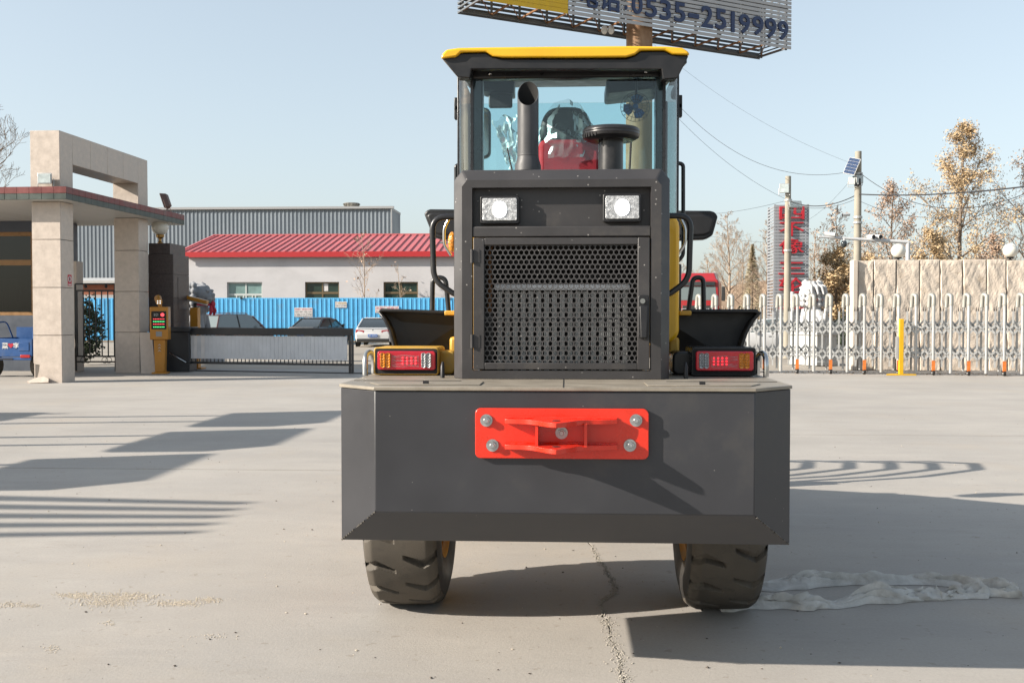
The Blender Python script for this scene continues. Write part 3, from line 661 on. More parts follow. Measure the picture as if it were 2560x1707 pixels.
    for k in range(5):
        xx = x(-.9+.45*k)
        MB().tube([(xx,9.60,.85),(xx,9.68,1.35),(xx,9.95,1.72),(xx,10.35,1.78),(xx,10.65,1.55),(xx,10.75,1.25)], [.035,.045,.045,.04,.03,.012], 8).build('grapple_tine', g['yellow_paint'], T, smooth=60)
    MB().cyl((x(-.95),9.60,.88),(x(.95),9.60,.88), .04, n=12).build('grapple_shaft', g['black_paint'], T, smooth=40)
    return T
loader = build_loader()
# ================================================================ ground
def concrete_material(name, col, streak=True):
    m = bpy.data.materials.new(name); MT[name] = m; m.use_nodes = True; t = m.node_tree; N = t.nodes; L = t.links; p = N['Principled BSDF']
    p.inputs['Roughness'].default_value = .78; p.inputs['Specular IOR Level'].default_value = .35
    geo = N.new('ShaderNodeNewGeometry').outputs['Position']
    def nz(sc, stretch=(1,1,1), detail=6, rg=.6, rot=0):
        mp = N.new('ShaderNodeMapping'); mp.inputs['Scale'].default_value = stretch; mp.inputs['Rotation'].default_value = (0,0,rot); L.new(geo, mp.inputs[0])
        n = N.new('ShaderNodeTexNoise'); n.inputs['Scale'].default_value = sc; n.inputs['Detail'].default_value = detail; n.inputs['Roughness'].default_value = rg
        L.new(mp.outputs[0], n.inputs['Vector']); return n.outputs['Fac']
    def rng(src, a, b, c=0, d=1):
        r_ = N.new('ShaderNodeMapRange'); r_.inputs[1].default_value = a; r_.inputs[2].default_value = b; r_.inputs[3].default_value = c; r_.inputs[4].default_value = d; L.new(src, r_.inputs[0]); return r_.outputs[0]
    def mix(f, a, b, bl='MIX'):
        x = N.new('ShaderNodeMix'); x.data_type = 'RGBA'; x.blend_type = bl
        if isinstance(f, float): x.inputs[0].default_value = f
        else: L.new(f, x.inputs[0])
        for i, q in ((6,a),(7,b)):
            if isinstance(q, tuple): x.inputs[i].default_value = (*q,1)
            else: L.new(q, x.inputs[i])
        return x.outputs[2]
    c = tuple(col)
    base = mix(rng(nz(.35), .35, .65), tuple(v*.88 for v in c), tuple(min(1,v*1.10) for v in c))
    base = mix(rng(nz(.8, (.6,1.2,1), 6, .7, .3), .48, .66, 0, .5), base, (c[0]*.90, c[1]*.915, c[2]*.94))
    base = mix(rng(nz(2.6, (.5,1.3,1), 6, .75, -.1), .58, .70, 0, .45), base, (c[0]*.78, c[1]*.76, c[2]*.73))
    base = mix(rng(nz(.9, (.35,1.3,1), 5, .65, .06), .50, .72, 0, .55), base, (c[0]*.80, c[1]*.80, c[2]*.82))
    base = mix(rng(nz(1.6, (.3,1,1), 7, .7, -.2), .56, .70, 0, .55), base, (c[0]*1.16, c[1]*1.15, c[2]*1.13))
    base = mix(rng(nz(.55, (1,1,1), 4), .55, .75, 0, .6), base, (c[0]*1.06, c[1]*.99, c[2]*.90))
    base = mix(rng(nz(55, (1,1,1), 5, .8), .38, .70, 0, .36), base, (c[0]*.6, c[1]*.6, c[2]*.6))
    base = mix(rng(nz(13, (1,1,1), 3, .6), .64, .70, 0, .5), base, (c[0]*.62, c[1]*.58, c[2]*.52))
    base = mix(rng(nz(9, (1.1,1,1), 4, .7, .5), .69, .74, 0, .5), base, (c[0]*1.22, c[1]*1.2, c[2]*1.15))
    L.new(base, p.inputs['Base Color'])
    b = N.new('ShaderNodeBump'); b.inputs['Strength'].default_value = .35; b.inputs['Distance'].default_value = .006; L.new(nz(70, (1,1,1), 5, .7), b.inputs['Height'])
    b2 = N.new('ShaderNodeBump'); b2.inputs['Strength'].default_value = .25; b2.inputs['Distance'].default_value = .03; L.new(nz(2.2, (.6,1.4,1), 4, .5), b2.inputs['Height']); L.new(b.outputs[0], b2.inputs['Normal'])
    L.new(b2.outputs[0], p.inputs['Normal'])
    return m
concrete_material('concrete', (.355,.331,.302)); concrete_material('road_concrete', (.32,.285,.24))
M('joint_dirt', (.10,.085,.07), .95, var=.35, vs=25, bump=.3, bs=80, world=True)
M('bare_earth', (.30,.22,.14), .95, var=.35, vs=.15, bump=.4, bs=2, world=True)
M('pale_grit', (.62,.54,.43), .9, var=.3, vs=60)
M('dark_grit', (.12,.10,.085), .9, var=.4, vs=60)

ground = MB().add([(-700,-60,-.06),(700,-60,-.06),(700,1500,-.06),(-700,1500,-.06)], [(0,1,2,3)]).build('ground', MT['bare_earth']); tag(ground, kind='structure')
yard = MB().add([(-45,-20,-.045),(45,-20,-.045),(45,30.6,-.045),(-45,30.6,-.045)], [(0,1,2,3)]).build('yard', MT['joint_dirt']); tag(yard, kind='structure')
crack_px = [(1479,1365),(1492,1385),(1500,1405),(1518,1430),(1530,1452),(1539,1470),(1537,1482),(1518,1494),(1504,1500),(1505,1520),(1513,1545),(1519,1565),(1530,1600),(1543,1628),(1550,1650),(1556,1680),(1562,1704)]
crk = [gr(*p) for p in crack_px]
rc = random.Random(3)
fine = [Vector((crk[-1].x+.04, -20, 0)), Vector((crk[-1].x+.03, 2, 0))]
for a, b_ in zip(reversed(crk[1:]), reversed(crk[:-1])):
    for k in range(6): fine.append(a.lerp(b_, k/6) + Vector((rc.uniform(-.012,.012),0,0)))
fine.append(crk[0]); 
for k in range(1, 24): fine.append(Vector((crk[0].x-.05+.01*rc.uniform(-1,1), crk[0].y+k*.25, 0)))
YL, YRt = gr(400,1172).y, gr(2300,1088).y
fine.append(Vector((fine[-1].x, 30.6, 0)))
def crack_edge(y0, y1, off):
    pts = [(p.x+off*(1.0 if 2.2 < p.y < 8 else .4), p.y) for p in fine if y0 < p.y < y1]
    def xi(y):
        for a, b_ in zip(fine, fine[1:]):
            if a.y <= y <= b_.y: return a.x+(b_.x-a.x)*(y-a.y)/max(1e-6,b_.y-a.y)+off*.4
        return fine[-1].x
    pts.sort(key=lambda p: p[1])
    return [(xi(y0),y0)] + pts + [(xi(y1),y1)]
def slab(poly):
    b = MB().prism(poly, 'z', -.15, 0)
    return b.build('concrete_slab', MT['concrete'], yard)
jg = .015
for y0, y1 in ((-20, YL-jg), (YL+jg, 30.6)):
    e = crack_edge(y0, y1, -.006); slab(e + [(-45, y1), (-45, y0)])
for y0, y1 in ((-20, YRt-jg), (YRt+jg, 30.6)):
    e = crack_edge(y0, y1, .006); slab([(p[0],p[1]) for p in reversed(e)] + [(45, y0), (45, y1)])
road = MB().prism([(-200,30.62),(200,30.62),(200,60),(-200,60)], 'z', -.055, -.015).build('road', MT['road_concrete']); tag(road, kind='structure')

# pebbles, crumbs of broken concrete along the crack, small drifts of grit
def stones(name, pts, mat, label):
    b = MB(); r_ = random.Random(len(pts))
    for p, s in pts:
        q = [r_.uniform(.6,1.3) for _ in range(6)]
        b.add([(p[0]+s*q[0],p[1],s*.3),(p[0],p[1]+s*q[1],s*.25),(p[0]-s*q[2],p[1],s*.35),(p[0],p[1]-s*q[3],s*.3),(p[0],p[1],s*q[4]*.9),(p[0],p[1],-.002)],
              [(0,1,4),(1,2,4),(2,3,4),(3,0,4),(1,0,5),(2,1,5),(3,2,5),(0,3,5)])
    return tag(b.build(name, mat), label, 'gravel', kind='stuff')
rs = random.Random(11)
pp = []
for k in range(900):
    y = 3.2+ 14*rs.random()**1.6; x_ = rs.uniform(-.62,.5)*y*1.05; pp.append(((x_,y), rs.choice((.0025,.003,.003,.004,.004,.006,.009))))
stones('scattered_pebbles', pp[:520], MT['dark_grit'], 'small dark pebbles scattered over the concrete yard')
stones('pale_crumbs', pp[520:], MT['pale_grit'], 'small pale crumbs scattered over the concrete yard')
cp = []
for p in fine:
    if 2 < p.y < 7.5:
        w_ = .022 if (4.0 < p.y < 5.6) else .010
        for k in range(13): cp.append(((p.x+rs.gauss(0,w_), p.y+rs.uniform(-.03,.03)), rs.uniform(.002,.0065)))
M('crack_crumb', (.42,.385,.33), .9, var=.3, vs=60)
stones('crack_rubble', cp, MT['crack_crumb'], 'pale rubble crumbled along the long crack under the machine')
gp = []
for px, py, sx_, sy_, n in ((195,1488,28,4,420),(270,1502,42,9,900),(330,1490,36,5,480),(440,1508,32,4,420),(520,1500,22,4,200),(20,1512,22,4,160),(75,1514,16,3,90),(130,1620,12,6,50),(520,1590,30,4,40),(275,1556,10,3,40)):
    for k in range(n):
        g_ = gr(px+rs.gauss(0,sx_), py+rs.gauss(0,sy_)); gp.append(((g_.x,g_.y), rs.uniform(.0022,.0055)))
stones('grit_drift', gp, MT['pale_grit'], 'thin drifts of pale grit on the bare concrete at lower left')

# thin plastic sheet lying by the right rear wheel
M('dusty_film', (.62,.60,.56), .45, var=.3, vs=6, alpha=.92, dirt=.35, dcol=(.34,.30,.25), dsc=5, bump=.4, bs=25, trans=0, spec=.6)
def sheet_strip(name, path, width, amp, seed, parent):
    b = MB(); n = 130; m_ = 34
    def P(t):
        k = t*(len(path)-1); i = min(int(k), len(path)-2); f = k-i; return path[i]*(1-f)+path[i+1]*f
    def fn(u, v):
        c_ = P(u); wv = (v-.5); ww = width*(.75+.5*noise.noise((u*4,seed,1)))
        fold = 1.2*abs(noise.noise((u*3.0, v*4.5+u*3, seed))) + .75*abs(noise.noise((u*5, v*11-u*5, seed+3)))+.28*abs(noise.noise((u*22,v*16+u*9,seed)))
        roll = math.cos(wv*PI)**.6*.75
        return (c_.x + .035*noise.noise((u*13,v*5,seed)), c_.y + wv*ww + .05*noise.noise((u*8,v*3,seed+9)), .003+amp*max(.0,(fold*.75+.18))*roll*(.7+.6*noise.noise((u*6,1,seed))))
    return b.grid(fn, n, m_).build(name, MT['dusty_film'], parent, smooth=55)
ps = thing('plastic_sheet', 'crumpled dusty translucent plastic sheet lying beside the right rear wheel', 'plastic sheet', gr(2150,1480))
sheet_strip('sheet_fold', [gr(1800,1522),gr(1880,1516),gr(2000,1518),gr(2100,1512),gr(2240,1500),gr(2340,1488)], .16, .145, 2, ps)
sheet_strip('sheet_fold', [gr(1890,1468),gr(2000,1464),gr(2130,1458),gr(2280,1454),gr(2420,1466),gr(2545,1484)], .19, .15, 7, ps)
sheet_strip('sheet_fold', [gr(2240,1500),gr(2330,1494),gr(2430,1490),gr(2545,1490)], .14, .13, 12, ps)

# ================================================================ entrance portal with canopy
M('beige_granite', (.64,.55,.475), .42, var=.10, vs=7, bump=.05, bs=120, spots=.3, ss=55, spotc=(.42,.31,.24), world=True)
M('stone_core', (.18,.16,.14), .9)
M('red_tile', (.20,.045,.042), .45, var=.3, vs=2.5, coat=.0, world=True)
M('green_tile', (.06,.08,.07), .45, var=.3, vs=2.5, coat=.0, world=True)
M('soffit_white', (.62,.60,.56), .6, var=.12, vs=4, dirt=.25, dcol=(.35,.32,.28))
M('dark_granite', (.075,.060,.058), .38, var=.25, vs=14, spots=.3, ss=70, spotc=(.15,.12,.11), coat=0, spec=.35, world=True)
M('roof_black', (.05,.048,.045), .8)
A = gr(155,957); B_ = gr(349.5,932); ax = (B_-A); D = ax.length; PRZ = math.atan2(-ax.x, ax.y)
portal = thing('entrance_portal', 'beige granite gate portal with tiled canopy beside the guard house', 'gate portal')
PW, PD = .71, .62; CH = 1.153; ZC = 4.37
def granite_pillar(parent, x0, y0, w_, d_, levels, name='pillar', mat='beige_granite', chip=False):
    """stone panels hung on a core, thin open joints"""
    core = MB().box(x0+.03, x0+w_-.03, y0+.03, y0+d_-.03, levels[0], levels[-1]-.002).build(name, MT['stone_core'], parent)
    j = .014
    for z0, z1 in zip(levels, levels[1:]):
        if chip and z0 == levels[0]:
            poly = [(x0+.20,z0),(x0+w_,z0),(x0+w_,z1-j),(x0,z1-j),(x0,z0+.50),(x0+.02,z0+.47),(x0+.15,z0+.44),(x0+.14,z0+.30),(x0+.08,z0+.10),(x0+.03,z0+.05)]
            poly = [(x0+.34,z0),(x0+w_,z0),(x0+w_,z1-j),(x0,z1-j),(x0,z0+.49),(x0+.02,z0+.46),(x0+.155,z0+.43),(x0+.135,z0+.28),(x0+.09,z0+.12),(x0+.05,z0+.07),(x0+.25,z0+.06)]
            MB().prism(poly, 'y', y0, y0+.028).build('stone_panel', MT[mat], core)
        else: MB().box(x0, x0+w_, y0, y0+.028, z0, z1-j).build('stone_panel', MT[mat], core, bevel=.003, seg=1)
        MB().box(x0+w_-.028, x0+w_+.001, y0+.030, y0+d_-.030, z0, z1-j).build('stone_panel', MT[mat], core, bevel=.003, seg=1)
        MB().box(x0-.001, x0+.027, y0+.030, y0+d_-.030, z0, z1-j).build('stone_panel', MT[mat], core, bevel=.003, seg=1)
        MB().box(x0, x0+w_, y0+d_-.028, y0+d_, z0, z1-j).build('stone_panel', MT[mat], core, bevel=.003, seg=1)
    return core
lv = [0, CH, 2*CH, 3*CH, ZC]
granite_pillar(portal, -PW, 0, PW, PD, lv, chip=True)
granite_pillar(portal, -PW, D, PW, PD, lv)
# canopy: slab, soffit boards, tile fascia
FX, FY0 = .36, -.38
FY1 = next(y for y in [4+.05*k for k in range(200)] if (lambda v: 1415+2560*v.x/v.y)(Matrix.Translation(A) @ Matrix.Rotation(PRZ,4,'Z') @ Vector((FX,y,0))) > 449)
slab_o = MB().box(-9, FX-.03, FY0+.03, FY1-.03, ZC+.03, ZC+.26).build('canopy', MT['roof_black'], portal)
nb = 26
sb = MB().box(FX-9.33, FX-.035, FY0+.035, FY0+.035+.315, ZC-.002, ZC+.028).build('soffit_board', MT['soffit_white'], slab_o)
for k in range(1, nb):
    if FY0+.035+.32*k+.31 < FY1: again(sb, (0,.32*k,0), slab_o)
t1 = t2 = t3 = t4 = None
for k in range(26):
    y = FY0+.305*k
    if y+.3 > FY1: break
    if t1 is None:
        t1 = MB().box(FX-.03, FX, y+.002, y+.302, ZC+.145, ZC+.30).build('fascia_tile', MT['red_tile'], slab_o, bevel=.003, seg=1)
        t2 = MB().box(FX-.03, FX-.004, y+.002, y+.302, ZC, ZC+.142).build('fascia_tile', MT['green_tile'], slab_o, bevel=.003, seg=1)
    else: again(t1, (0,.305*k,0), slab_o); again(t2, (0,.305*k,0), slab_o)
for k in range(12):
    if t3 is None:
        t3 = MB().box(FX-.302, FX-.0005, FY0, FY0+.03, ZC+.145, ZC+.30).build('fascia_tile', MT['red_tile'], slab_o, bevel=.003, seg=1)
        t4 = MB().box(FX-.302, FX-.005, FY0+.004, FY0+.03, ZC, ZC+.142).build('fascia_tile', MT['green_tile'], slab_o, bevel=.003, seg=1)
    else: again(t3, (-.305*k,0,0), slab_o); again(t4, (-.305*k,0,0), slab_o)
# stone gantry on top
ZG = 6.06; gx0 = -PW-.02
gan = MB().box(gx0+.03, -.03, .03, PD-.03, ZC+.26, ZG-.03).box(gx0+.03, -.03, D+.03, D+PD-.03, ZC+.26, ZG-.03).box(gx0+.03, -.03, PD-.03, D+.03, 5.36, ZG-.03).build('roof_gantry', MT['stone_core'], portal)
for y0, y1, z0 in ((0, PD, ZC+.262), (D, D+PD, ZC+.262)):
    MB().box(gx0, 0, y0, y0+.028, z0, ZG).build('stone_panel', MT['beige_granite'], gan, bevel=.003, seg=1)
    MB().box(-.028, .001, y0+.03, y1-.004, z0, ZG).build('stone_panel', MT['beige_granite'], gan, bevel=.003, seg=1)
    MB().box(gx0-.001, gx0+.027, y0+.03, y1-.004, z0, ZG).build('stone_panel', MT['beige_granite'], gan, bevel=.003, seg=1)
    MB().box(gx0, 0, y1-.028, y1, z0, 5.32).build('stone_panel', MT['beige_granite'], gan)
for k in range(4):
    y0 = PD+.004+(D-PD)/4*k; y1 = PD+(D-PD)/4*(k+1)-.004
    MB().box(-.028, .0012, y0, y1, 5.33, ZG).build('stone_panel', MT['beige_granite'], gan, bevel=.003, seg=1)
    MB().box(gx0-.001, gx0+.027, y0, y1, 5.33, ZG).build('stone_panel', MT['beige_granite'], gan)
    MB().box(gx0+.03, -.03, y0, y1, 5.33, 5.358).build('stone_panel', MT['beige_granite'], gan)
    MB().box(gx0, .0, y0, y1, ZG-.028, ZG).build('stone_panel', MT['beige_granite'], gan)
portal.location = A; portal.rotation_euler.z = PRZ
def pl(x_, y_, z_=0): return Matrix.Translation(A) @ Matrix.Rotation(PRZ,4,'Z') @ Vector((x_,y_,z_))
# fallen shard at the chipped corner
sh = MB().prism([(-.30,0),(-.12,.14),(.05,.19),(.20,.10),(.24,-.02),(-.2,-.05)], 'z', 0, .03); sh.xf(Matrix.Translation(A+Vector((-.48,-.16,.02))) @ Matrix.Rotation(R(38),4,'X'))
tag(sh.build('stone_shard', MT['beige_granite']), 'broken beige stone shard lying against the chipped portal pillar foot', 'stone shard')
# no-smoking notice on the pillar side
M('sign_red', (.55,.02,.05), .45); M('sign_white', (.8,.8,.78), .5); M('ink_black', (.02,.02,.025), .6); M('ink_grey', (.3,.3,.3), .6)
ns = thing('no_smoking_sign', 'small red no-smoking notice stuck on the portal pillar side', 'sign')
MB().box(.003,.007,-.09,.09,-.135,.135).build('plate', MT['sign_red'], ns)
MB().lathe([(.045,.009),(.072,.009),(.072,.0075),(.045,.0075)], (0,0,.03), 'x', 24).build('ring', MT['sign_white'], ns)
MB().box(.0075,.010,-.016,.016,-.035,.095).build('cigarette_mark', MT['ink_black'], ns)
MB().box(.0075,.0092,-.07,.07,-.115,-.092).build('text_strip', MT['sign_white'], ns)
ns.location = pl(0,.41,PZ(700,24.9)-.0); ns.rotation_euler.z = PRZ
# floodlights on the canopy
M('lamp_body', (.55,.55,.54), .4, metal=.4); M('lamp_glass', (.55,.62,.62), .12, var=.3, vs=6); M('lamp_rust', (.16,.10,.085), .7, var=.3)
def floodlight(label, loc, rz, w_=.40, h_=.30, tilt=0, rusty=False, group='floodlights'):
    t = thing('floodlight', label, 'floodlight')
    bd = MT['lamp_rust'] if rusty else MT['lamp_body']
    MB().hexa([(-w_/2,0,0),(w_/2,0,0),(w_*.3,.16,.05),(-w_*.3,.16,.05)], [(-w_/2,0,h_),(w_/2,0,h_),(w_*.3,.16,h_-.05),(-w_*.3,.16,h_-.05)]).build('housing', bd, t, bevel=.012)
    MB().box(-w_/2+.03, w_/2-.03, -.008, -.001, .03, h_-.03).build('lamp_glass', MT['lamp_glass'], t)
    MB().tube(bend([(-w_/2-.02,.06,h_/2),(-w_/2-.02,.06,-.07),(w_/2+.02,.06,-.07),(w_/2+.02,.06,h_/2)],.03), .01, 6).build('bracket', bd, t)
    t.location = loc; t.rotation_euler = (tilt, 0, rz); return t
floodlight('white square floodlight on the portal canopy above the front pillar', pl(-.26,-.22,ZC+.38), PRZ, .36, .27)
floodlight('rusty tilted floodlight on the far end of the portal canopy', pl(.1,5.9,ZC+.42), R(-80), .55, .45, R(18), True)

# ---------------- guard house under the canopy
M('guard_wall', (.085,.10,.13), .45, var=.12, vs=3); M('frame_orange', (.36,.20,.085), .4, var=.15, vs=6, metal=.2)
glass('dark_glass', (.25,.29,.29), .0)
M('room_dark', (.05,.05,.05), .9); M('curtain', (.55,.56,.55), .8, var=.25, vs=7, stretch=(4,4,.4))
gh = thing('guard_house', 'dark blue guard house with brown framed window under the canopy', 'guard house')
gy = 4.9
gx1 = PX(150,A.y+4.9)-A.x-(-math.sin(PRZ)*4.9); wz0, wz1 = 1.62, 4.05; wx0, wx1 = gx1-3.5, gx1-.80
gw = MB().box(-8, wx0, gy, gy+.15, 0, ZC-.01).box(wx1, gx1, gy, gy+.15, 0, ZC-.01).box(wx0+.0005, wx1-.0005, gy+.001, gy+.151, 0, wz0).box(wx0+.0005, wx1-.0005, gy+.001, gy+.151, wz1, ZC-.01).box(gx1-.15, gx1-.001, gy+.152, gy+.85, 0, ZC-.01).box(-8,gx1,gy+.851,gy+1.0,0,ZC-.01)
tag(gw.build('wall', MT['guard_wall'], gh))
wn = MB().box(wx0, wx1, gy+.04, gy+.10, wz0, wz0+.10).box(wx0, wx1, gy+.04, gy+.10, wz1-.12, wz1).box(wx1-.12, wx1, gy+.041, gy+.101, wz0+.1, wz1-.12).build('window_frame', MT['frame_orange'], gh, bevel=.004, seg=1)
MB().box(wx0, wx1-.12, gy+.042, gy+.098, 3.08, 3.24).build('transom', MT['frame_orange'], wn)
MB().box(wx1-1.2,wx1-1.13, gy+.043, gy+.097, wz0+.1, wz1-.12).build('mullion', MT['frame_orange'], wn)
MB().box(wx0, wx1-.12, gy+.065, gy+.072, wz0+.1, wz1-.12).build('window_pane', MT['dark_glass'], gh)
MB().grid(lambda u,v:(wx1-1.9+1.35*u, gy+.28+.02*math.sin(u*50), 1.75+.95*v), 60, 2).build('curtain', MT['curtain'], gh)
gh.location = A; gh.rotation_euler.z = PRZ

# ---------------- blue cargo tricycle
M('trike_blue', (.025,.10,.30), .4, var=.12, vs=4, coat=.2, dirt=.3, dcol=(.10,.12,.15)); M('lens_tail', (.5,.02,.02), .2, coat=.6)
tr = thing('cargo_tricycle', 'blue three-wheeled cargo cart parked behind the portal pillar', 'tricycle')
bx = MB(); w_ = .72
MB().box(-w_, w_, 0, .03, .55, 1.02).build('tailgate', MT['trike_blue'], tr, bevel=.01)
for sx in (-1,1):
    MB().box(sx*w_-.02, sx*w_+.02, .03, 1.9, .62, 1.02).build('side_board', MT['trike_blue'], tr, bevel=.008)
    MB().box(sx*.5-.14, sx*.5+.14, -.012, -.001, .70, .92).build('tailgate_rib', MT['trike_blue'], tr, bevel=.01)
    MB().box(sx*.55-.13, sx*.55+.13, -.045, -.005, .52, .60).build('tail_lamp', MT['lens_tail'], tr, bevel=.01)
    wh = MB(); wh.lathe([(.10,-.07),(.26,-.08),(.30,-.05),(.30,.05),(.26,.08),(.10,.07)], (sx*.58,.55,.30), 'x', 24); wh.build('wheel', MT['rubber'], tr, smooth=40)
    MB().tube(bend([(sx*.68,.15,1.02),(sx*.68,.15,1.42),(sx*.68,1.3,1.45),(sx*.68,1.6,1.02)],.15), .02, 8).build('cargo_rail', MT['trike_blue'], tr, smooth=60)
MB().box(-w_, w_, .03, 1.9, .58, .62).build('cargo_floor', MT['trike_blue'], tr)
MB().box(-w_, w_, 1.87, 1.9, .62, 1.30).build('head_board', MT['trike_blue'], tr)
MB().box(-.7,.7,-.03,.02,.46,.53).build('bumper', MT['trike_blue'], tr, bevel=.01)
MB().box(-.4,.22,-.04,-.031,.475,.515).build('plate_recess', MT['ink_black'], tr)
MB().box(-.35,.35,1.95,3.0,.35,.75).build('chassis', MT['ink_black'], tr)
MB().box(-.3,.3,2.0,2.5,.75,.95).build('saddle', MT['seat_black'], tr, bevel=.05)
fw_ = MB(); fw_.lathe([(.10,-.05),(.24,-.06),(.27,-.03),(.27,.03),(.24,.06),(.10,.05)], (0,3.2,.27), 'x', 24); fw_.build('wheel', MT['rubber'], tr, smooth=40)
MB().tube([(0,3.2,.27),(0,3.0,.8),(0,2.85,1.15)], .03, 8).tube([(-.35,2.7,1.2),(0,2.85,1.15),(.35,2.7,1.2)], .018, 8).build('handlebar', MT['ink_black'], tr)
for dx, ch in ((.0,'菜'),(.30,'字')): text('lettering', ch, (dx,-.006,.835), .17, MT['sign_white'], tr, .003, offset=.004)
text('heart_mark', '❤', (.155,-.006,.835), .17, MT['sign_red'], tr, .003) or MB().ball((.155,-.01,.835), .07, 12, (1,.2,1)).build('heart_mark', MT['sign_red'], tr)
tp = gr(10, 944); tr.location = (PX(12,tp.y), tp.y, 0); tr.rotation_euler.z = 0

# ---------------- iron side gate, with stone post and leaning slab
M('iron_black', (.015,.015,.016), .45, var=.2); 
ig = thing('iron_gate', 'black iron bar side gate between the two portal pillars', 'gate')
Yg = D+A.y+.15; gxa, gxb = PX(189,Yg), PX(288,Yg)
for py in (708, 725, 893, 907): MB().box(gxa, gxb, Yg-.02, Yg+.02, PZ(py,Yg)-.022, PZ(py,Yg)+.022).build('rail', MT['iron_black'], ig)
for k in range(7):
    xx = gxa+.05+(gxb-gxa-.08)*k/6; MB().box(xx-.014, xx+.014, Yg-.012, Yg+.012, PZ(893,Yg), PZ(725,Yg)).build('bar', MT['iron_black'], ig)
for px in (209, 219, 262, 272):
    c_ = at(px, 900, Yg); MB().tube([(c_.x+.085*math.cos(R(20*k)), Yg, c_.z+.085*math.sin(R(20*k))) for k in range(19)], .008, 5).build('ring', MT['iron_black'], ig)
for px in (214, 265): MB().ball(at(px,716,Yg), .05, 8).build('boss', MT['iron_black'], ig)
for xx in (gxa, gxb): MB().box(xx-.02, xx+.02, Yg-.021, Yg+.021, .04, PZ(708,Yg)).build('stile', MT['iron_black'], ig)
pst = MB().box(PX(178,Yg+.4), PX(197,Yg+.4), Yg+.3, Yg+.7, 0, PZ(648,Yg)).build('stone_post', MT['beige_granite'], bevel=.01); tag(pst, 'low granite post just behind the front portal pillar', 'post')
ls = MB().hexa([(0,0,0),(.42,0,0),(.42,.04,0),(0,.04,0)], [(-.12,.22,1.15),(.22,.22,1.15),(.22,.26,1.15),(-.12,.26,1.15)]).build('stone_slab', MT['beige_granite'], bevel=.004); q = gr(352,932); ls.location = q+Vector((.25,-.1,.57)); tag(ls, 'loose stone slab leaning on the rear portal pillar', 'stone slab')

# ---------------- dark granite gate pillar and its globe lamp
M('globe_white', (.80,.78,.70), .25, var=.06, vs=3, coat=.4); M('brass', (.45,.28,.10), .3, metal=.8)
gp_ = gr(405, 927); Yd = gp_.y
dp = thing('granite_gate_pillar', 'polished dark granite gate pillar carrying a globe lamp', 'pillar', (PX(405,Yd), Yd, 0))
x0, x1 = PX(372,Yd), PX(434,Yd); ztop = PZ(632,Yd); zs = [PZ(927,Yd)]+[PZ(p,Yd) for p in (806,743,683)]+[ztop]
zs[0] = 0
dep = 1.25
for z0, z1 in zip(zs, zs[1:]):
    MB().box(x0, x1, Yd, Yd+.03, z0, z1-.006).build('stone_panel', MT['dark_granite'], dp, bevel=.003, seg=1)
    MB().box(x1-.03, x1+.001, Yd+.031, Yd+dep, z0, z1-.006).build('stone_panel', MT['dark_granite'], dp, bevel=.003, seg=1)
MB().box(x0+.002, x1-.03, Yd+.03, Yd+dep, 0, ztop-.01).build('core', MT['dark_granite'], dp)
xs = PX(425,Yd); MB().box(x0, xs, Yd+.04, Yd+dep, ztop, PZ(604,Yd)).build('cap_stone', MT['dark_granite'], dp, bevel=.004)
M('notice_glass', (.5,.5,.5), .1); MB().box(x1+.002, x1+.008, Yd+.35, Yd+1.05, PZ(776,Yd), PZ(690,Yd)).build('notice_frame', MT['dark_granite'], dp)
def globe_lamp(label, px, py, Y, r, zbase, brass=True):
    c_ = at(px, py, Y); t = thing('globe_lamp', label, 'lamp', (c_.x, Y, zbase), 0, 'globe lamps on the gate pillars and wall')
    MB().ball(c_, r, 24).build('globe', MT['globe_white'], t, smooth=60)
    h = c_.z-r-zbase
    MB().lathe([(r*.28,0),(r*.30,h*.2),(r*.16,h*.35),(r*.16,h*.6),(r*.45,h*.8),(r*.5,h*1.02),(r*.42,h*1.15)], (c_.x,Y,zbase), n=16).build('lamp_holder', MT['brass'] if brass else MT['iron_black'], t, smooth=40)
globe_lamp('white globe lamp on brass holder atop the dark granite gate pillar', 400, 568, Yd+.5, .245, PZ(604,Yd))

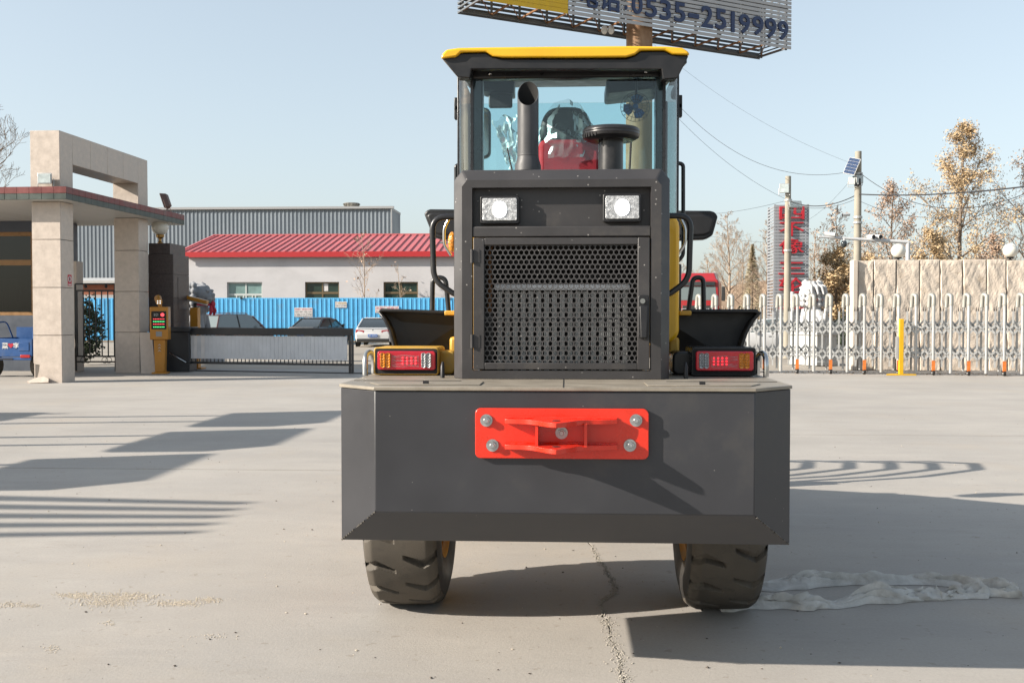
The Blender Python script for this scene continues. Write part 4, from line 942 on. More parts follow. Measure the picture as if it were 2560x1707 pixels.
# ---------------- ticket kiosk
M('kiosk_orange', (.52,.22,.02), .4, var=.08, coat=.2); M('screen_black', (.008,.008,.009), .12); M('led_green', (.05,.5,.1), .4, emit=(.1,1,.3), es=.9); M('led_redc', (.5,.02,.02), .4, emit=(1,.08,.1), es=.9)
def kiosk(label, base, yawz, screen=True):
    t = thing('ticket_kiosk', label, 'kiosk')
    MB().prism([(-.21,-.19),(.21,-.19),(.21,.19),(-.21,.19)], 'z', 0, .05).build('base', MT['kiosk_orange'], t, bevel=.02)
    MB().hexa([(-.13,-.11,.05),(.13,-.11,.05),(.13,.11,.05),(-.13,.11,.05)], [(-.155,-.12,.95),(.155,-.12,.95),(.155,.12,.95),(-.155,.12,.95)]).build('pedestal', MT['kiosk_orange'], t, bevel=.01)
    MB().box(-.25,.25,-.16,.14,.95,1.86).build('cabinet', MT['kiosk_orange'], t, bevel=.02)
    if screen:
        MB().box(-.20,.20,-.168,-.161,1.24,1.74).build('screen', MT['screen_black'], t)
        MB().prism([(.10+.05*math.cos(R(20*k)),1.64+.05*math.sin(R(20*k))) for k in range(18)], 'y', -.174, -.169).build('red_light', MT['led_redc'], t)
        text('logo', 'ED', (-.07,-.171,1.64), .10, MT['lamp_body'], t, .002)
        for zz, mt in ((1.52,'led_redc'),(1.45,'led_green'),(1.38,'led_redc'),(1.30,'led_green')):
            for k in range(7): MB().box(-.15+.045*k, -.15+.045*k+.03, -.173, -.169, zz-.008, zz+.012).build('display_mark', MT[mt], t)
        MB().box(-.08,.08,-.168,-.161,1.04,1.18).build('ticket_slot', MT['ink_grey'], t)
        for zz in (.62,.70,.78): MB().prism([(-.05,zz),(0,zz+.05),(.05,zz),(0,zz+.025)], 'y', -.128, -.112).build('arrow_mark', MT['lamp_body'], t)
    MB().cyl((0,0,1.86),(0,0,1.96), .05, n=12).build('neck', MT['kiosk_orange'], t)
    MB().tube([(-.10,.16,2.10),(.02,-.20,1.99)], [.10,.09], 14).build('camera_head', MT['kiosk_orange'] if screen else MT['lamp_body'], t, smooth=40)
    if screen:
        for dx in (-.035,.035):
            for dz in (-.03,.03): MB().ball((.02+dx,-.215,1.99+dz), .02, 8).build('led', MT['led_soft'], t)
    t.location = base; t.rotation_euler.z = yawz; return t
k1 = kiosk('orange ticket kiosk with lit display in front of the granite pillar', gr(402,934), R(8))
k2 = thing('barrier_camera_post', 'orange camera post standing behind the barrier gate', 'kiosk')
MB().box(-.12,.12,-.12,.12,.02,1.86).build('post', MT['kiosk_orange'], k2, bevel=.01)
MB().box(-.25,.25,-.2,.2,0,.05).build('base', MT['kiosk_orange'], k2, bevel=.01)
MB().cyl((0,0,1.86),(0,0,2.0), .05, n=10).build('neck', MT['ink_black'], k2)
hb = MB().box(-.30,.34,-.10,.10,-.06,.05); hb.xf(Matrix.Translation((.06,0,2.10)) @ Matrix.Rotation(R(14),4,'Y')); hb.build('camera_hood', MT['kiosk_orange'], k2, bevel=.01)
hb = MB().box(-.30,.34,-.09,.09,-.10,-.062); hb.xf(Matrix.Translation((.05,0,2.10)) @ Matrix.Rotation(R(14),4,'Y')); hb.build('camera_body', MT['lamp_body'], k2, bevel=.01)
k2.location = gr(489, 922)

# ---------------- barrier gate
M('barrier_dark', (.035,.037,.042), .4, var=.1); M('slat_grey', (.74,.76,.80), .45, var=.1, vs=2, world=True); M('slat_white', (.85,.83,.83), .45, var=.1)
E0, E1 = gr(466,929), gr(880,936)
bar = thing('barrier_gate', 'low grey slatted barrier gate across the entrance lane', 'barrier', E0)
bd = (E1-E0); bl = bd.length; u_ = bd.normalized(); nrm = Vector((-u_.y,u_.x,0))
def bp(s, n_, z): p = E0+u_*s+nrm*n_; return (p.x,p.y,z)
def bbox(s0, s1, n0, n1, z0, z1): return MB().hexa([bp(s0,n0,z0),bp(s1,n0,z0),bp(s1,n1,z0),bp(s0,n1,z0)], [bp(s0,n0,z1),bp(s1,n0,z1),bp(s1,n1,z1),bp(s0,n1,z1)])
zt_ = PZ(823,E1.y)+.02
bbox(-.45, bl+.03, -.05, .05, zt_-.20, zt_).build('boom', MT['barrier_dark'], bar, bevel=.008)
bbox(.0, bl, -.02, .02, .235, .30).build('bottom_rail', MT['barrier_dark'], bar, bevel=.004)
for s in (bl-.06, bl+.02, .03): bbox(s-.025, s+.025, -.03, .03, .02 if s > 1 else .25, zt_-.2).build('post', MT['barrier_dark'], bar)
bbox(.0, bl+1.2, .35, .39, .0, .03).build('ground_rail', MT['barrier_dark'], bar)
ns_ = 40; sw = (bl-.26)/ns_; first = None
for k in range(ns_):
    s = .12+sw*k
    o = bbox(s+.002, s+sw-.002, -.012, .012, .385, zt_-.225).build('slat', MT['slat_white' if k in (0,1,3) else 'slat_grey'], bar)
    bbox(s+sw*.5-.012, s+sw*.5+.012, -.008, .008, .30, zt_-.2).build('slat_hanger', MT['barrier_dark'], bar)
hs = thing('barrier_housing', 'dark barrier motor housing beside the ticket kiosk', 'barrier housing', gr(430,930))
q = gr(436,930); MB().box(q.x-.45,q.x+.42,q.y+.05,q.y+.65,0,zt_-.12).build('cabinet', MT['barrier_dark'], hs, bevel=.02)
MB().box(q.x-.5,q.x+.46,q.y,q.y+.7,zt_-.12,zt_+.02).build('lid', MT['barrier_dark'], hs, bevel=.02)
MB().tube([(q.x-.12,q.y-.05,.55),(q.x+.36,q.y-.03,.28)], .022, 8).build('spring_rod', MT['chrome'], hs)

# ---------------- folding gate on the right
M('gate_white', (.54,.54,.53), .35, metal=.3, var=.08, vs=2, world=True); M('gate_cap', (.42,.41,.37), .4, metal=.3, var=.08); M('gate_steel', (.50,.50,.49), .4, metal=.3, var=.12, world=True)
M('spike_black', (.02,.02,.02), .5); M('hazard_orange', (.62,.17,.03), .5, var=.3, vs=12)
Q0, Q1 = gr(1750,930.5), gr(2600,941)
fg = thing('folding_gate', 'white retractable folding gate with curled post tops before the stone wall', 'folding gate', Q1)
gd_ = Q1-Q0; nb_ = 20; stp = gd_/nb_; gu = gd_.normalized(); gn = Vector((-gu.y,gu.x,0))
ang = math.atan2(gu.y, gu.x)
Rz = Matrix.Rotation(ang, 4, 'Z')
def gxf(b, base): return b.xf(Matrix.Translation(base) @ Rz)
# master parts at Q0
zc1 = PZ(742, 28.5)
pm = MB(); pm.tube([(0,0,.06),(0,0,zc1-.22)], .042, 12); 
post = gxf(pm, Q0).build('gate_post', MT['gate_white'], fg, smooth=40)
cm = MB(); cm.tube([(0,0,zc1-.24),(0,0,zc1-.22)], .062, 12); cm.tube(bend([(0,0,zc1-.22),(0,0,zc1+.03),(-.085,.10,zc1+.05),(-.105,.12,zc1-.30)], .10, 5), [.052]*3+[.06]*14 if False else .058, 12)
cap = gxf(cm, Q0).build('curled_cap', MT['gate_cap'], fg, smooth=40)
bm_ = MB(); bm_.tube([(-.105,.12,.12),(-.105,.12,zc1-.30)], .028, 8); bpost = gxf(bm_, Q0).build('back_post', MT['gate_steel'], fg, smooth=40)
sm = MB(); sm.box(-.022,.022,.02,.06,.22,zc1-.40); spost = gxf(sm, Q0+stp*.5).build('short_post', MT['gate_steel'], fg)
km = MB(); 
for dx in (-.03,.03): km.lathe([(.016,0),(.014,.04),(.0005,.14)], (dx,.04,zc1-.40), n=8)
spike = gxf(km, Q0+stp*.5).build('spike_pair', MT['spike_black'], fg)
sl_ = stp.length; bars = []
for zlo, zhi in ((.42,.68),(.68,.42),(1.12,1.38),(1.38,1.12)):
    for s0, s1 in ((0,.5),(.5,1)):
        for yo, sh_ in ((-.02,0),(.07,.12)):
            xm = MB(); a = Vector((sl_*s0,yo,zlo)); b_ = Vector((sl_*s1,yo,zhi)); d = (b_-a).normalized(); side = Vector((-d.z,0,d.x))*.026
            a2, b2 = a-d*.03+Vector((0,0,sh_)), b_+d*.03+Vector((0,0,sh_)); t_ = Vector((0,.006,0))
            xm.hexa([a2-side-t_, b2-side-t_, b2-side+t_, a2-side+t_], [a2+side-t_, b2+side-t_, b2+side+t_, a2+side+t_])
            bars.append(gxf(xm, Q0).build('scissor_bar', MT['gate_steel'], fg))
fm = MB(); fm.box(-.045,.045,-.06,-.052,.12,.40); foot = gxf(fm, Q0).build('hazard_strip', MT['hazard_orange'], fg)
wm_ = MB(); wm_.lathe([(.02,-.03),(.065,-.03),(.07,0),(.065,.03),(.02,.03)], (.01,-.03,.07), 'x', 16); wm_.box(-.05,.05,-.05,.05,.09,.14); wheel_ = gxf(wm_, Q0).build('caster', MT['spike_black'], fg, smooth=40)
for k in range(1, nb_+1):
    d = stp*k
    for o in (post, cap, bpost): again(o, d, fg)
    if k < nb_:
        again(spost, d, fg); again(spike, d, fg)
        for o in bars: again(o, d, fg)
    if k % 2 == 0: again(foot, d, fg); again(wheel_, d, fg)
    if k % 3 == 0: again(foot, stp*k, fg) if False else None
# yellow stop post
M('safety_yellow', (.80,.46,.01), .45, var=.06)
q = gr(2252,938); yp_ = thing('stop_post', 'yellow steel stop post on a base plate before the folding gate', 'post', q)
MB().box(q.x-.055,q.x+.055,q.y-.05,q.y+.05,.03,PZ(797,q.y)).build('post', MT['safety_yellow'], yp_, bevel=.006)
MB().prism([(q.x-.40,q.y-.05),(q.x+.40,q.y-.05),(q.x+.25,q.y+.2),(q.x-.25,q.y+.2)], 'z', 0, .035).build('base_plate', MT['safety_yellow'], yp_, bevel=.006)
MB().box(q.x-.14,q.x-.07,q.y-.03,q.y+.03,.45,1.05).build('guide', MT['gate_white'], yp_)

# ---------------- rough stone wall
M('rough_stone', (.68,.585,.49), .85, var=.14, vs=3.5, bump=.5, bs=16, world=True, dirt=.25, dcol=(.40,.30,.20), dsc=2.5)
M('sawn_stone', (.62,.54,.46), .7, var=.08, vs=3, world=True)
Yw = 30.9
wl = thing('rough_stone_wall', 'long wall of upright rough-faced beige stone slabs behind the folding gate', 'wall', (PX(2300,Yw),Yw,0))
jt = [(2142,2142),(2182,2184),(2239,2240),(2298,2299),(2348,2352),(2404,2411),(2464,2472),(2513,2519),(2566,2570),(2630,2630)]
zw = PZ(650,Yw,2300)
for i in range(len(jt)-1):
    a0, a1 = PX(jt[i][0],Yw)+.009, PX(jt[i+1][0],Yw)-.009; b0, b1 = PX(jt[i][1],Yw)+.009, PX(jt[i+1][1],Yw)-.009
    b = MB(); nu, nv = 22, 56; off = i*3.7; zt2 = zw+rc.uniform(-.02,.03)
    def fn(u, v):
        xl, xr = b0+(a0-b0)*v, b1+(a1-b1)*v; z = zt2*v
        e = min(1, min(u,1-u)*26+.25, (1-v)*30+.2)
        d = (.03+.027*noise.fractal((u*1.5+off, v*8+u*1.4, off), .9, 2.1, 6)+.014*abs(noise.noise((u*2.0+off,v*9-u*3,off+5))))*e
        return (xl+(xr-xl)*u, Yw-d, z)
    b.grid(fn, nu, nv)
    b.add([(b0,Yw,0),(b1,Yw,0),(b1,Yw+.28,0),(b0,Yw+.28,0),(a0,Yw,zt2),(a1,Yw,zt2),(a1,Yw+.28,zt2),(a0,Yw+.28,zt2)], [(4,5,6,7),(1,2,6,5),(2,3,7,6),(3,0,4,7)])
    b.build('stone_slab', MT['rough_stone'], wl)
MB().box(PX(2130,Yw), PX(2141,Yw), Yw-.12, Yw+.3, 0, zw+.0).build('end_stone', MT['sawn_stone'], wl, bevel=.01)
globe_lamp('left white globe lamp on the rough stone wall', 2246, 627, Yw+.25, .215, zw-.01, False)
globe_lamp('right white globe lamp on the rough stone wall', 2526, 626, Yw+.25, .215, zw-.01, False)
lf = []
for k in range(420):
    s = rs.random(); p = Q0+gd_*s; lf.append(((p.x+rs.uniform(-.3,.3), p.y+rs.gauss(.5,.35)), rs.uniform(.012,.04)))
M('dry_leaf', (.30,.18,.07), .8, var=.4, vs=4, world=True)
lb = MB()
for p, s in lf:
    a = rs.uniform(0,6.28); c, d = math.cos(a)*s, math.sin(a)*s; h = rs.uniform(.2,.9)*s
    lb.add([(p[0]-c,p[1]-d,.004),(p[0]+d*.6,p[1]-c*.6,h),(p[0]+c,p[1]+d,.01),(p[0]-d*.6,p[1]+c*.6,h*.6)], [(0,1,2,3)])
tag(lb.build('fallen_leaves', MT['dry_leaf']), 'dry fallen leaves gathered along the foot of the folding gate', 'leaves', kind='stuff')
# ================================================================ beyond the gate: fence, buildings
M('fence_blue', (.13,.52,.88), .45, var=.06, vs=1.5, world=True, dirt=.12, dcol=(.30,.36,.42), dsc=.8)
M('poster', (.70,.68,.68), .7, var=.1, vs=3); M('poster_pink', (.70,.25,.30), .7); M('poster_yellow', (.65,.45,.12), .7)
YFn = 62.0
bf = thing('blue_fence', 'tall bright blue sheet metal fence behind the parked cars', 'fence', (PX(650,YFn), YFn, 0))
fx0, fx1 = PX(150,YFn), PX(1180,YFn); pw_ = 11.45*YFn/2560; zf = PZ(746,YFn); pn = None; k = 0
while fx0+k*pw_ < fx1:
    if pn is None:
        b = MB(); x0 = fx0
        sec = [(0,0),(.012,.035),(.028,.035),(.04,0),(pw_*.5-.012,.0),(pw_*.5,.012),(pw_*.5+.012,0),(pw_,0)]
        vs = []
        for z in (.05, zf): vs += [(x0+s, YFn-d, z) for s, d in sec]
        n = len(sec); b.add(vs, [(i,i+1,i+1+n,i+n) for i in range(n-1)])
        pn = b.build('fence_panel', MT['fence_blue'], bf); md = pn.modifiers.new('t','SOLIDIFY'); md.thickness = .006; md.offset = 1
    else: again(pn, (pw_*k,0,0), bf)
    k += 1
MB().box(fx0, fx1, YFn-.01, YFn+.05, zf, zf+.05).build('top_rail', MT['fence_blue'], bf)
for px in (603, 1120):
    c_ = at(px, 742, YFn-.05); MB().box(c_.x-.05,c_.x+.05,YFn-.1,YFn,zf-.02,zf+.12).build('fence_lamp', MT['ink_black'], bf)
def poster(label, x0, x1, y0, y1, lines, top=None):
    t = thing('poster', label, 'poster', at((x0+x1)/2, y1, YFn-.06))
    a, b_ = at(x0,y1,YFn-.06), at(x1,y0,YFn-.06)
    MB().box(a.x,b_.x,YFn-.062,YFn-.056,a.z,b_.z).build('sheet', MT['poster'], t)
    for s, cy, h, m_ in lines:
        text('print', s, ((a.x+b_.x)/2, YFn-.066, a.z+(b_.z-a.z)*cy), .3, MT[m_], t, .002, fit=((b_.x-a.x)*.94, (b_.z-a.z)*h))
poster('large white phone number poster on the blue fence', 736, 781, 769, 792, (('出租厂房办公楼',.82,.2,'poster_pink'),('联系电话',.55,.16,'ink_grey'),('13863552290',.22,.34,'ink_grey')))
poster('small white and yellow notice on the blue fence', 838, 867, 754, 769, (('厂房出租',.75,.3,'poster_yellow'),('5612390',.32,.34,'ink_grey')))
poster('white and pink banner on the blue fence above the white car', 938, 997, 765, 782, (('出租厂房电话',.7,.4,'poster_pink'),('13863552290',.25,.3,'poster_pink')))

# ---------------- red roofed building
M('wall_cement', (.63,.62,.635), .85, var=.10, vs=.5, bump=.1, bs=8, world=True, dirt=.3, dcol=(.50,.485,.49), dsc=.25, stretch=(1,1,1.6))
M('roof_red', (.56,.15,.16), .5, var=.08, vs=.6, world=True); M('eave_red', (.52,.03,.035), .45)
M('win_white', (.62,.66,.64), .4); M('win_bronze', (.22,.16,.09), .4, metal=.3); M('pane_teal', (.22,.34,.33), .12, var=.2, vs=2); M('pane_dark', (.03,.055,.045), .1, var=.3, vs=1.5)
YB = 69.0
rb = thing('red_roof_building', 'long pale cement building with a red ribbed metal roof', 'building', (PX(800,YB), YB, 0))
bx0, bx1 = PX(456,YB), PX(1330,YB); ze = PZ(637,YB)
wins = [(568,656,'win_white','pane_teal'),(763,848,'win_bronze','pane_dark'),(959,1045,'win_bronze','pane_dark'),(1160,1245,'win_bronze','pane_dark')]
wz1_, wz0_ = PZ(704,YB), PZ(765,YB)
xs_ = [bx0]+[v for w_ in wins for v in (PX(w_[0],YB),PX(w_[1],YB))]+[bx1]
wb = MB()
for i in range(0, len(xs_), 2): wb.box(xs_[i], xs_[i+1], YB, YB+.3, 0, ze)
for i in range(1, len(xs_)-1, 2): wb.box(xs_[i]+.0005, xs_[i+1]-.0005, YB+.001, YB+.3, 0, wz0_).box(xs_[i]+.0005, xs_[i+1]-.0005, YB+.001, YB+.3, wz1_, ze)
wb.box(bx0, bx0+.3, YB+.301, YB+7.2, 0, ze); wb.box(bx0,bx1,YB+7.2,YB+7.5,0,ze)
wb.build('wall', MT['wall_cement'], rb)
for a, b_, fm_, gm in wins:
    x0, x1 = PX(a,YB), PX(b_,YB); t = .09
    wf = MB().box(x0,x1,YB+.16,YB+.22,wz1_-t,wz1_).box(x0,x0+t,YB+.16,YB+.22,wz0_,wz1_-t).box(x1-t,x1,YB+.16,YB+.22,wz0_,wz1_-t).box(x0,x1,YB+.161,YB+.221,wz0_,wz0_+t).build('window', MT[fm_], rb)
    zm = wz0_+(wz1_-wz0_)*(.48 if fm_ == 'win_white' else .55)
    MB().box(x0+t,x1-t,YB+.158,YB+.215,zm-.07,zm+.07).build('transom', MT[fm_], wf)
    for f_ in ((.5,) if fm_ != 'win_white' else (.52,)): MB().box(x0+(x1-x0)*f_-.05,x0+(x1-x0)*f_+.05,YB+.157,YB+.214,wz0_+t,wz1_-t).build('mullion', MT[fm_], wf)
    if fm_ == 'win_white':
        for f_ in (.25,.45,.70,.79): MB().box(x0+(x1-x0)*f_-.04,x0+(x1-x0)*f_+.04,YB+.156,YB+.213,wz0_+t,zm-.07).build('sash', MT[fm_], wf)
    MB().box(x0+t,x1-t,YB+.19,YB+.20,wz0_+t,wz1_-t).build('pane', MT[gm], wf)
    if a == 763: MB().box(x0+(x1-x0)*.53,x0+(x1-x0)*.66,YB+.18,YB+.186,zm+.12,zm+.75).build('paper_notice', MT['poster'], wf)
Ye_, Yrd = YB-.36, YB+6.8; zr_ = PZ(586,Yrd); ex0 = PX(447,Ye_); ex1 = bx1+1
ro = MB().hexa([(ex0,Ye_,ze+.10),(ex1,Ye_,ze+.10),(ex1,Yrd,zr_-.08),(ex0,Yrd,zr_-.08)], [(ex0,Ye_,ze+.20),(ex1,Ye_,ze+.20),(ex1,Yrd,zr_),(ex0,Yrd,zr_)]).build('roof', MT['roof_red'], rb)
MB().box(ex0-.02,ex1,Ye_-.08,Ye_-.002,ze-.12,ze+.24).build('eave_gutter', MT['eave_red'], ro)
MB().box(ex0,ex1,Yrd-.1,Yrd+.25,zr_-.05,zr_+.10).build('ridge_cap', MT['roof_red'], ro)
MB().hexa([(ex0-.06,Ye_,ze+.1),(ex0+.10,Ye_,ze+.1),(ex0+.10,Yrd,zr_-.1),(ex0-.06,Yrd,zr_-.1)], [(ex0-.06,Ye_,ze+.30),(ex0+.10,Ye_,ze+.30),(ex0+.10,Yrd,zr_+.09),(ex0-.06,Yrd,zr_+.09)]).build('verge', MT['roof_red'], ro)
rp_ = 18.6*YB/2560; ri_ = None
for k in range(48):
    xx = ex0+.3+rp_*k
    if xx > ex1-.2: break
    if ri_ is None: ri_ = MB().hexa([(xx-.045,Ye_,ze+.19),(xx+.045,Ye_,ze+.19),(xx+.045,Yrd,zr_-.01),(xx-.045,Yrd,zr_-.01)], [(xx-.028,Ye_,ze+.285),(xx+.028,Ye_,ze+.285),(xx+.028,Yrd,zr_+.08),(xx-.028,Yrd,zr_+.08)]).build('roof_rib', MT['roof_red'], ro)
    else: again(ri_, (rp_*k,0,0), ro)

# ---------------- grey corrugated warehouse
M('sheet_grey', (.225,.265,.305), .5, var=.05, vs=.3, world=True); M('trim_grey', (.42,.43,.44), .5); M('vent_steel', (.45,.42,.36), .4, metal=.6, var=.3, vs=2)
YW = 104.0
wh_ = thing('grey_warehouse', 'big grey corrugated steel warehouse behind the red roofed building', 'warehouse', (PX(700,YW), YW, 0))
wx0_, wx1_ = PX(120,YW), PX(982,YW); zw_ = PZ(519,YW); pw2 = 10.2*YW/2560; pn = None; k = 0
while wx0_+(k+1)*pw2 <= wx1_+.01:
    if pn is None:
        b = MB(); sec = [(0,0),(.05,.05),(.15,.05),(.20,0),(pw2,0)]; vs = []
        for z in (0, zw_): vs += [(wx0_+s, YW-d, z) for s, d in sec]
        n = len(sec); b.add(vs, [(i,i+1,i+1+n,i+n) for i in range(n-1)]); pn = b.build('wall_sheet', MT['sheet_grey'], wh_)
    else: again(pn, (pw2*k,0,0), wh_)
    k += 1
wxe = wx0_+k*pw2
MB().hexa([(wx0_,YW+.1,zw_-.1),(wxe,YW+.1,zw_-.1),(wxe,YW+6,zw_-.1),(wx0_,YW+6,zw_-.1)],[(wx0_,YW+.1,zw_+.15),(wxe,YW+.1,zw_+.15),(wxe,YW+6,zw_+.15),(wx0_,YW+6,zw_+.15)]).build('roof', MT['trim_grey'], wh_)
MB().box(wx0_,wxe+.3,YW-.25,YW+.05,zw_-.02,zw_+.22).build('eave_trim', MT['trim_grey'], wh_)
MB().box(wxe,wxe+.12,YW-.2,YW+.0,0,zw_).build('downpipe', MT['trim_grey'], wh_)
MB().box(wxe-.3,wxe-.02,YW+.1,YW+5.9,0,zw_-.11).build('end_wall', MT['sheet_grey'], wh_)
c_ = at(879, 512, YW+2)
v_ = thing('roof_vent', 'round ribbed metal ventilator on the warehouse roof', 'roof vent', (c_.x, YW+2, zw_))
MB().lathe([(.55,-.2),(.60,.15),(.68,.40),(.85,.62),(.78,.68),(.0001,.72)], (c_.x,YW+2,zw_+.1), n=24).build('turbine', MT['vent_steel'], v_, smooth=30)
for k in range(16):
    a = 2*PI*k/16; MB().tube([(c_.x+.6*math.cos(a),YW+2+.6*math.sin(a),zw_+.25),(c_.x+.88*math.cos(a+.2),YW+2+.88*math.sin(a+.2),zw_+.70)], .04, 5).build('vane', MT['vent_steel'], v_)

# ---------------- low brick shed seen between the portal pillars
M('brick_red', (.32,.12,.07), .85, var=.2, vs=3, world=True); M('shed_roof', (.50,.50,.49), .6, var=.1)
YSh = 72.0
sd = thing('brick_shed', 'low brick shed with pale flat roof beyond the side gate', 'shed', (PX(230,YSh), YSh, 0))
x0, x1 = PX(120,YSh), PX(330,YSh); MB().box(x0,x1,YSh,YSh+5,0,PZ(708,YSh)).build('wall', MT['brick_red'], sd)
MB().hexa([(x0,YSh-.4,PZ(708,YSh)),(x1,YSh-.4,PZ(708,YSh)),(x1,YSh+5,PZ(704,YSh)),(x0,YSh+5,PZ(704,YSh))],[(x0,YSh-.4,PZ(700,YSh)),(x1,YSh-.4,PZ(700,YSh)),(x1,YSh+5,PZ(686,YSh)),(x0,YSh+5,PZ(686,YSh))]).build('roof', MT['shed_roof'], sd)
MB().box(x0,x1,YSh-.05,YSh-.01,PZ(744,YSh),PZ(736,YSh)).build('wall_band', MT['trim_grey'], sd)

# ================================================================ vehicles
M('tyre_black', (.02,.02,.02), .7); M('alloy', (.45,.45,.46), .35, metal=.6); M('car_glass', (.035,.045,.05), .06, coat=.6); M('car_glass_light', (.16,.20,.21), .08, coat=.6); M('car_trim', (.03,.03,.03), .5)
M('car_white', (.66,.66,.66), .28, coat=.6, var=.02); M('car_dark', (.055,.055,.05), .34, coat=.5, var=.05, dirt=.2, dcol=(.14,.12,.10)); M('car_brown', (.15,.07,.065), .32, coat=.5, dirt=.3, dcol=(.24,.17,.14)); M('car_black', (.03,.035,.04), .3, coat=.6)
M('plate_blue', (.03,.15,.50), .4); M('lamp_red_car', (.38,.02,.03), .2, coat=.6)
def car(name, label, paint, loc, rz, L_=4.6, W_=1.8, H_=1.48, kind='sedan', glassm='car_glass', plate=None, cat='car', badge=False):
    t = thing(name, label, cat, group='parked cars beyond the gate'); hw = W_/2; y0, y1 = -L_/2, L_/2
    tail = .98 if kind == 'sedan' else 1.02; hood = .92
    st = [(y0,.34,tail-.22,.86),(y0+.06,.28,tail-.05,.93),(y0+.25,.24,tail,.98),(y0+1.0,.22,tail-.02,1.0),(0,.22,tail-.05,1.0),(y1-1.25,.22,hood,1.0),(y1-.5,.24,hood-.10,.97),(y1-.12,.28,hood-.22,.90),(y1,.34,hood-.38,.80)]
    b = MB(); ns_ = len(st); vs = []
    for y, zb, zt, f in st:
        h = hw*f
        vs += [(-h*.93,y,zb),(-h,y,zb+.22),(-h*1.0,y,(zb+zt)/2+.06),(-h*.95,y,zt-.06),(-h*.86,y,zt),(h*.86,y,zt),(h*.95,y,zt-.06),(h*1.0,y,(zb+zt)/2+.06),(h,y,zb+.22),(h*.93,y,zb)]
    fs = [(k*10+i, k*10+(i+1)%10, (k+1)*10+(i+1)%10, (k+1)*10+i) for k in range(ns_-1) for i in range(10)]
    fs += [tuple(range(10)), tuple(range((ns_-1)*10, ns_*10))]
    b.add(vs, fs); b.build('body', MT[paint], t, smooth=32)
    # greenhouse
    if kind == 'sedan': pr = [(y0+.55,tail-.03),(y0+1.35,H_-.06),(y0+1.9,H_),(.15,H_-.02),(.55,H_-.10),(1.35,hood-.02)]
    else: pr = [(y0+.12,tail-.03),(y0+.45,H_-.08),(y0+.8,H_),(.2,H_),(.65,H_-.1),(1.45,hood-.02)]
    ti = lambda z: hw*(.90-.20*max(0,(z-tail)/(H_-tail)))
    gv = [(-ti(z),y,z) for y, z in pr]+[(ti(z),y,z) for y, z in pr]; n = len(pr)
    gf = [tuple(range(n)), tuple(reversed(range(n,2*n)))]+[(i,(i+1)%n,(i+1)%n+n,i+n) for i in range(n)]
    MB().add(gv, gf).build('windows', MT[glassm], t, bevel=.03)
    rf = MB(); ry0, ry1 = pr[1], pr[-2]
    rp2 = [(p[0],p[1]) for p in pr[1:-1]]
    vs = []; 
    for y, z in rp2: w2 = ti(z)+.012; vs += [(-w2,y,z-.035),(-w2*.93,y,z+.018),(w2*.93,y,z+.018),(w2,y,z-.035)]
    m_ = len(rp2); rf.add(vs, [(k*4+i,k*4+i+1,(k+1)*4+i+1,(k+1)*4+i) for k in range(m_-1) for i in range(3)])
    ro_ = rf.build('roof', MT[paint], t, smooth=50)
    for sx in (-1,1):
        for (pa, pb) in ((pr[0],pr[1]),(pr[-1],pr[-2])):
            MB().tube([(sx*(ti(pa[1])+.0),pa[0],pa[1]),(sx*(ti(pb[1])+.0),pb[0],pb[1])], .045, 6).build('pillar', MT[paint], t, smooth=60)
        ym = (pr[1][0]+pr[-2][0])/2+.1
        MB().tube([(sx*(ti(tail)+.004),ym,tail-.03),(sx*(ti(H_-.04)+.004),ym-.03,H_-.04)], .035, 6).build('door_pillar', MT['car_trim'], t)
        MB().ball((sx*(hw+.09),.95,tail+.06), .10, 10, (1,.6,.75)).build('wing_mirror', MT[paint], t, smooth=60)
        MB().box(sx*hw*.99-.012,sx*hw*.99+.012,.02,.2,.74,.77).build('door_handle', MT['alloy'], t)
        for yy in (y0+.85, y1-.85):
            w_ = MB(); w_.lathe([(.20,-.10),(.30,-.11),(.33,-.07),(.33,.07),(.30,.11),(.20,.10)], (sx*(hw-.09),yy,.33), 'x', 24); wo = w_.build('wheel', MT['tyre_black'], t, smooth=40)
            r_ = MB(); r_.lathe([(.20,.0),(.21,sx*.03),(.15,sx*.01),(.06,sx*.035),(.0001,sx*.04)], (sx*(hw-.02),yy,.33), 'x', 20); r_.build('rim', MT['alloy'], wo, smooth=30)
            ar = MB(); ar.lathe([(.30,sx*.0),(.39,sx*.002),(.39,sx*.012),(.30,sx*.012)], (sx*(hw-.008),yy,.335), 'x', 24); ar.build('wheel_arch', MT['car_trim'], t)
        tz = tail-.20
        MB().hexa([(sx*hw*.46,y0-.006,tz-.06),(sx*hw*.90,y0+.02,tz-.08),(sx*hw*.96,y0+.26,tz-.04),(sx*hw*.5,y0+.1,tz-.06)],[(sx*hw*.46,y0+.0,tz+.05),(sx*hw*.89,y0+.03,tz+.10),(sx*hw*.95,y0+.28,tz+.10),(sx*hw*.5,y0+.1,tz+.05)]).build('tail_lamp', MT['lamp_red_car'], t, bevel=.01)
        MB().box(sx*hw*.7-.17,sx*hw*.7+.17,y1-.18,y1-.02,.60,.72).build('headlamp', MT['lens_clear'], t, bevel=.02)
    MB().box(-hw*.86,hw*.86,y0-.03,y0+.12,.26,.42).build('rear_bumper', MT['car_trim'], t, bevel=.03)
    MB().box(-hw*.8,hw*.8,y0+.04,y0+.06,tail-.075,tail-.06).build('boot_seam', MT['car_trim'], t)
    MB().box(-.24,.24,y0-.04,y0-.012,.50,.64).build('plate', MT['plate_blue'], t)
    if plate: text('plate_number', plate, (0,y0-.043,.57), .12, MT['sign_white'], t, .002, fit=(.42,.085))
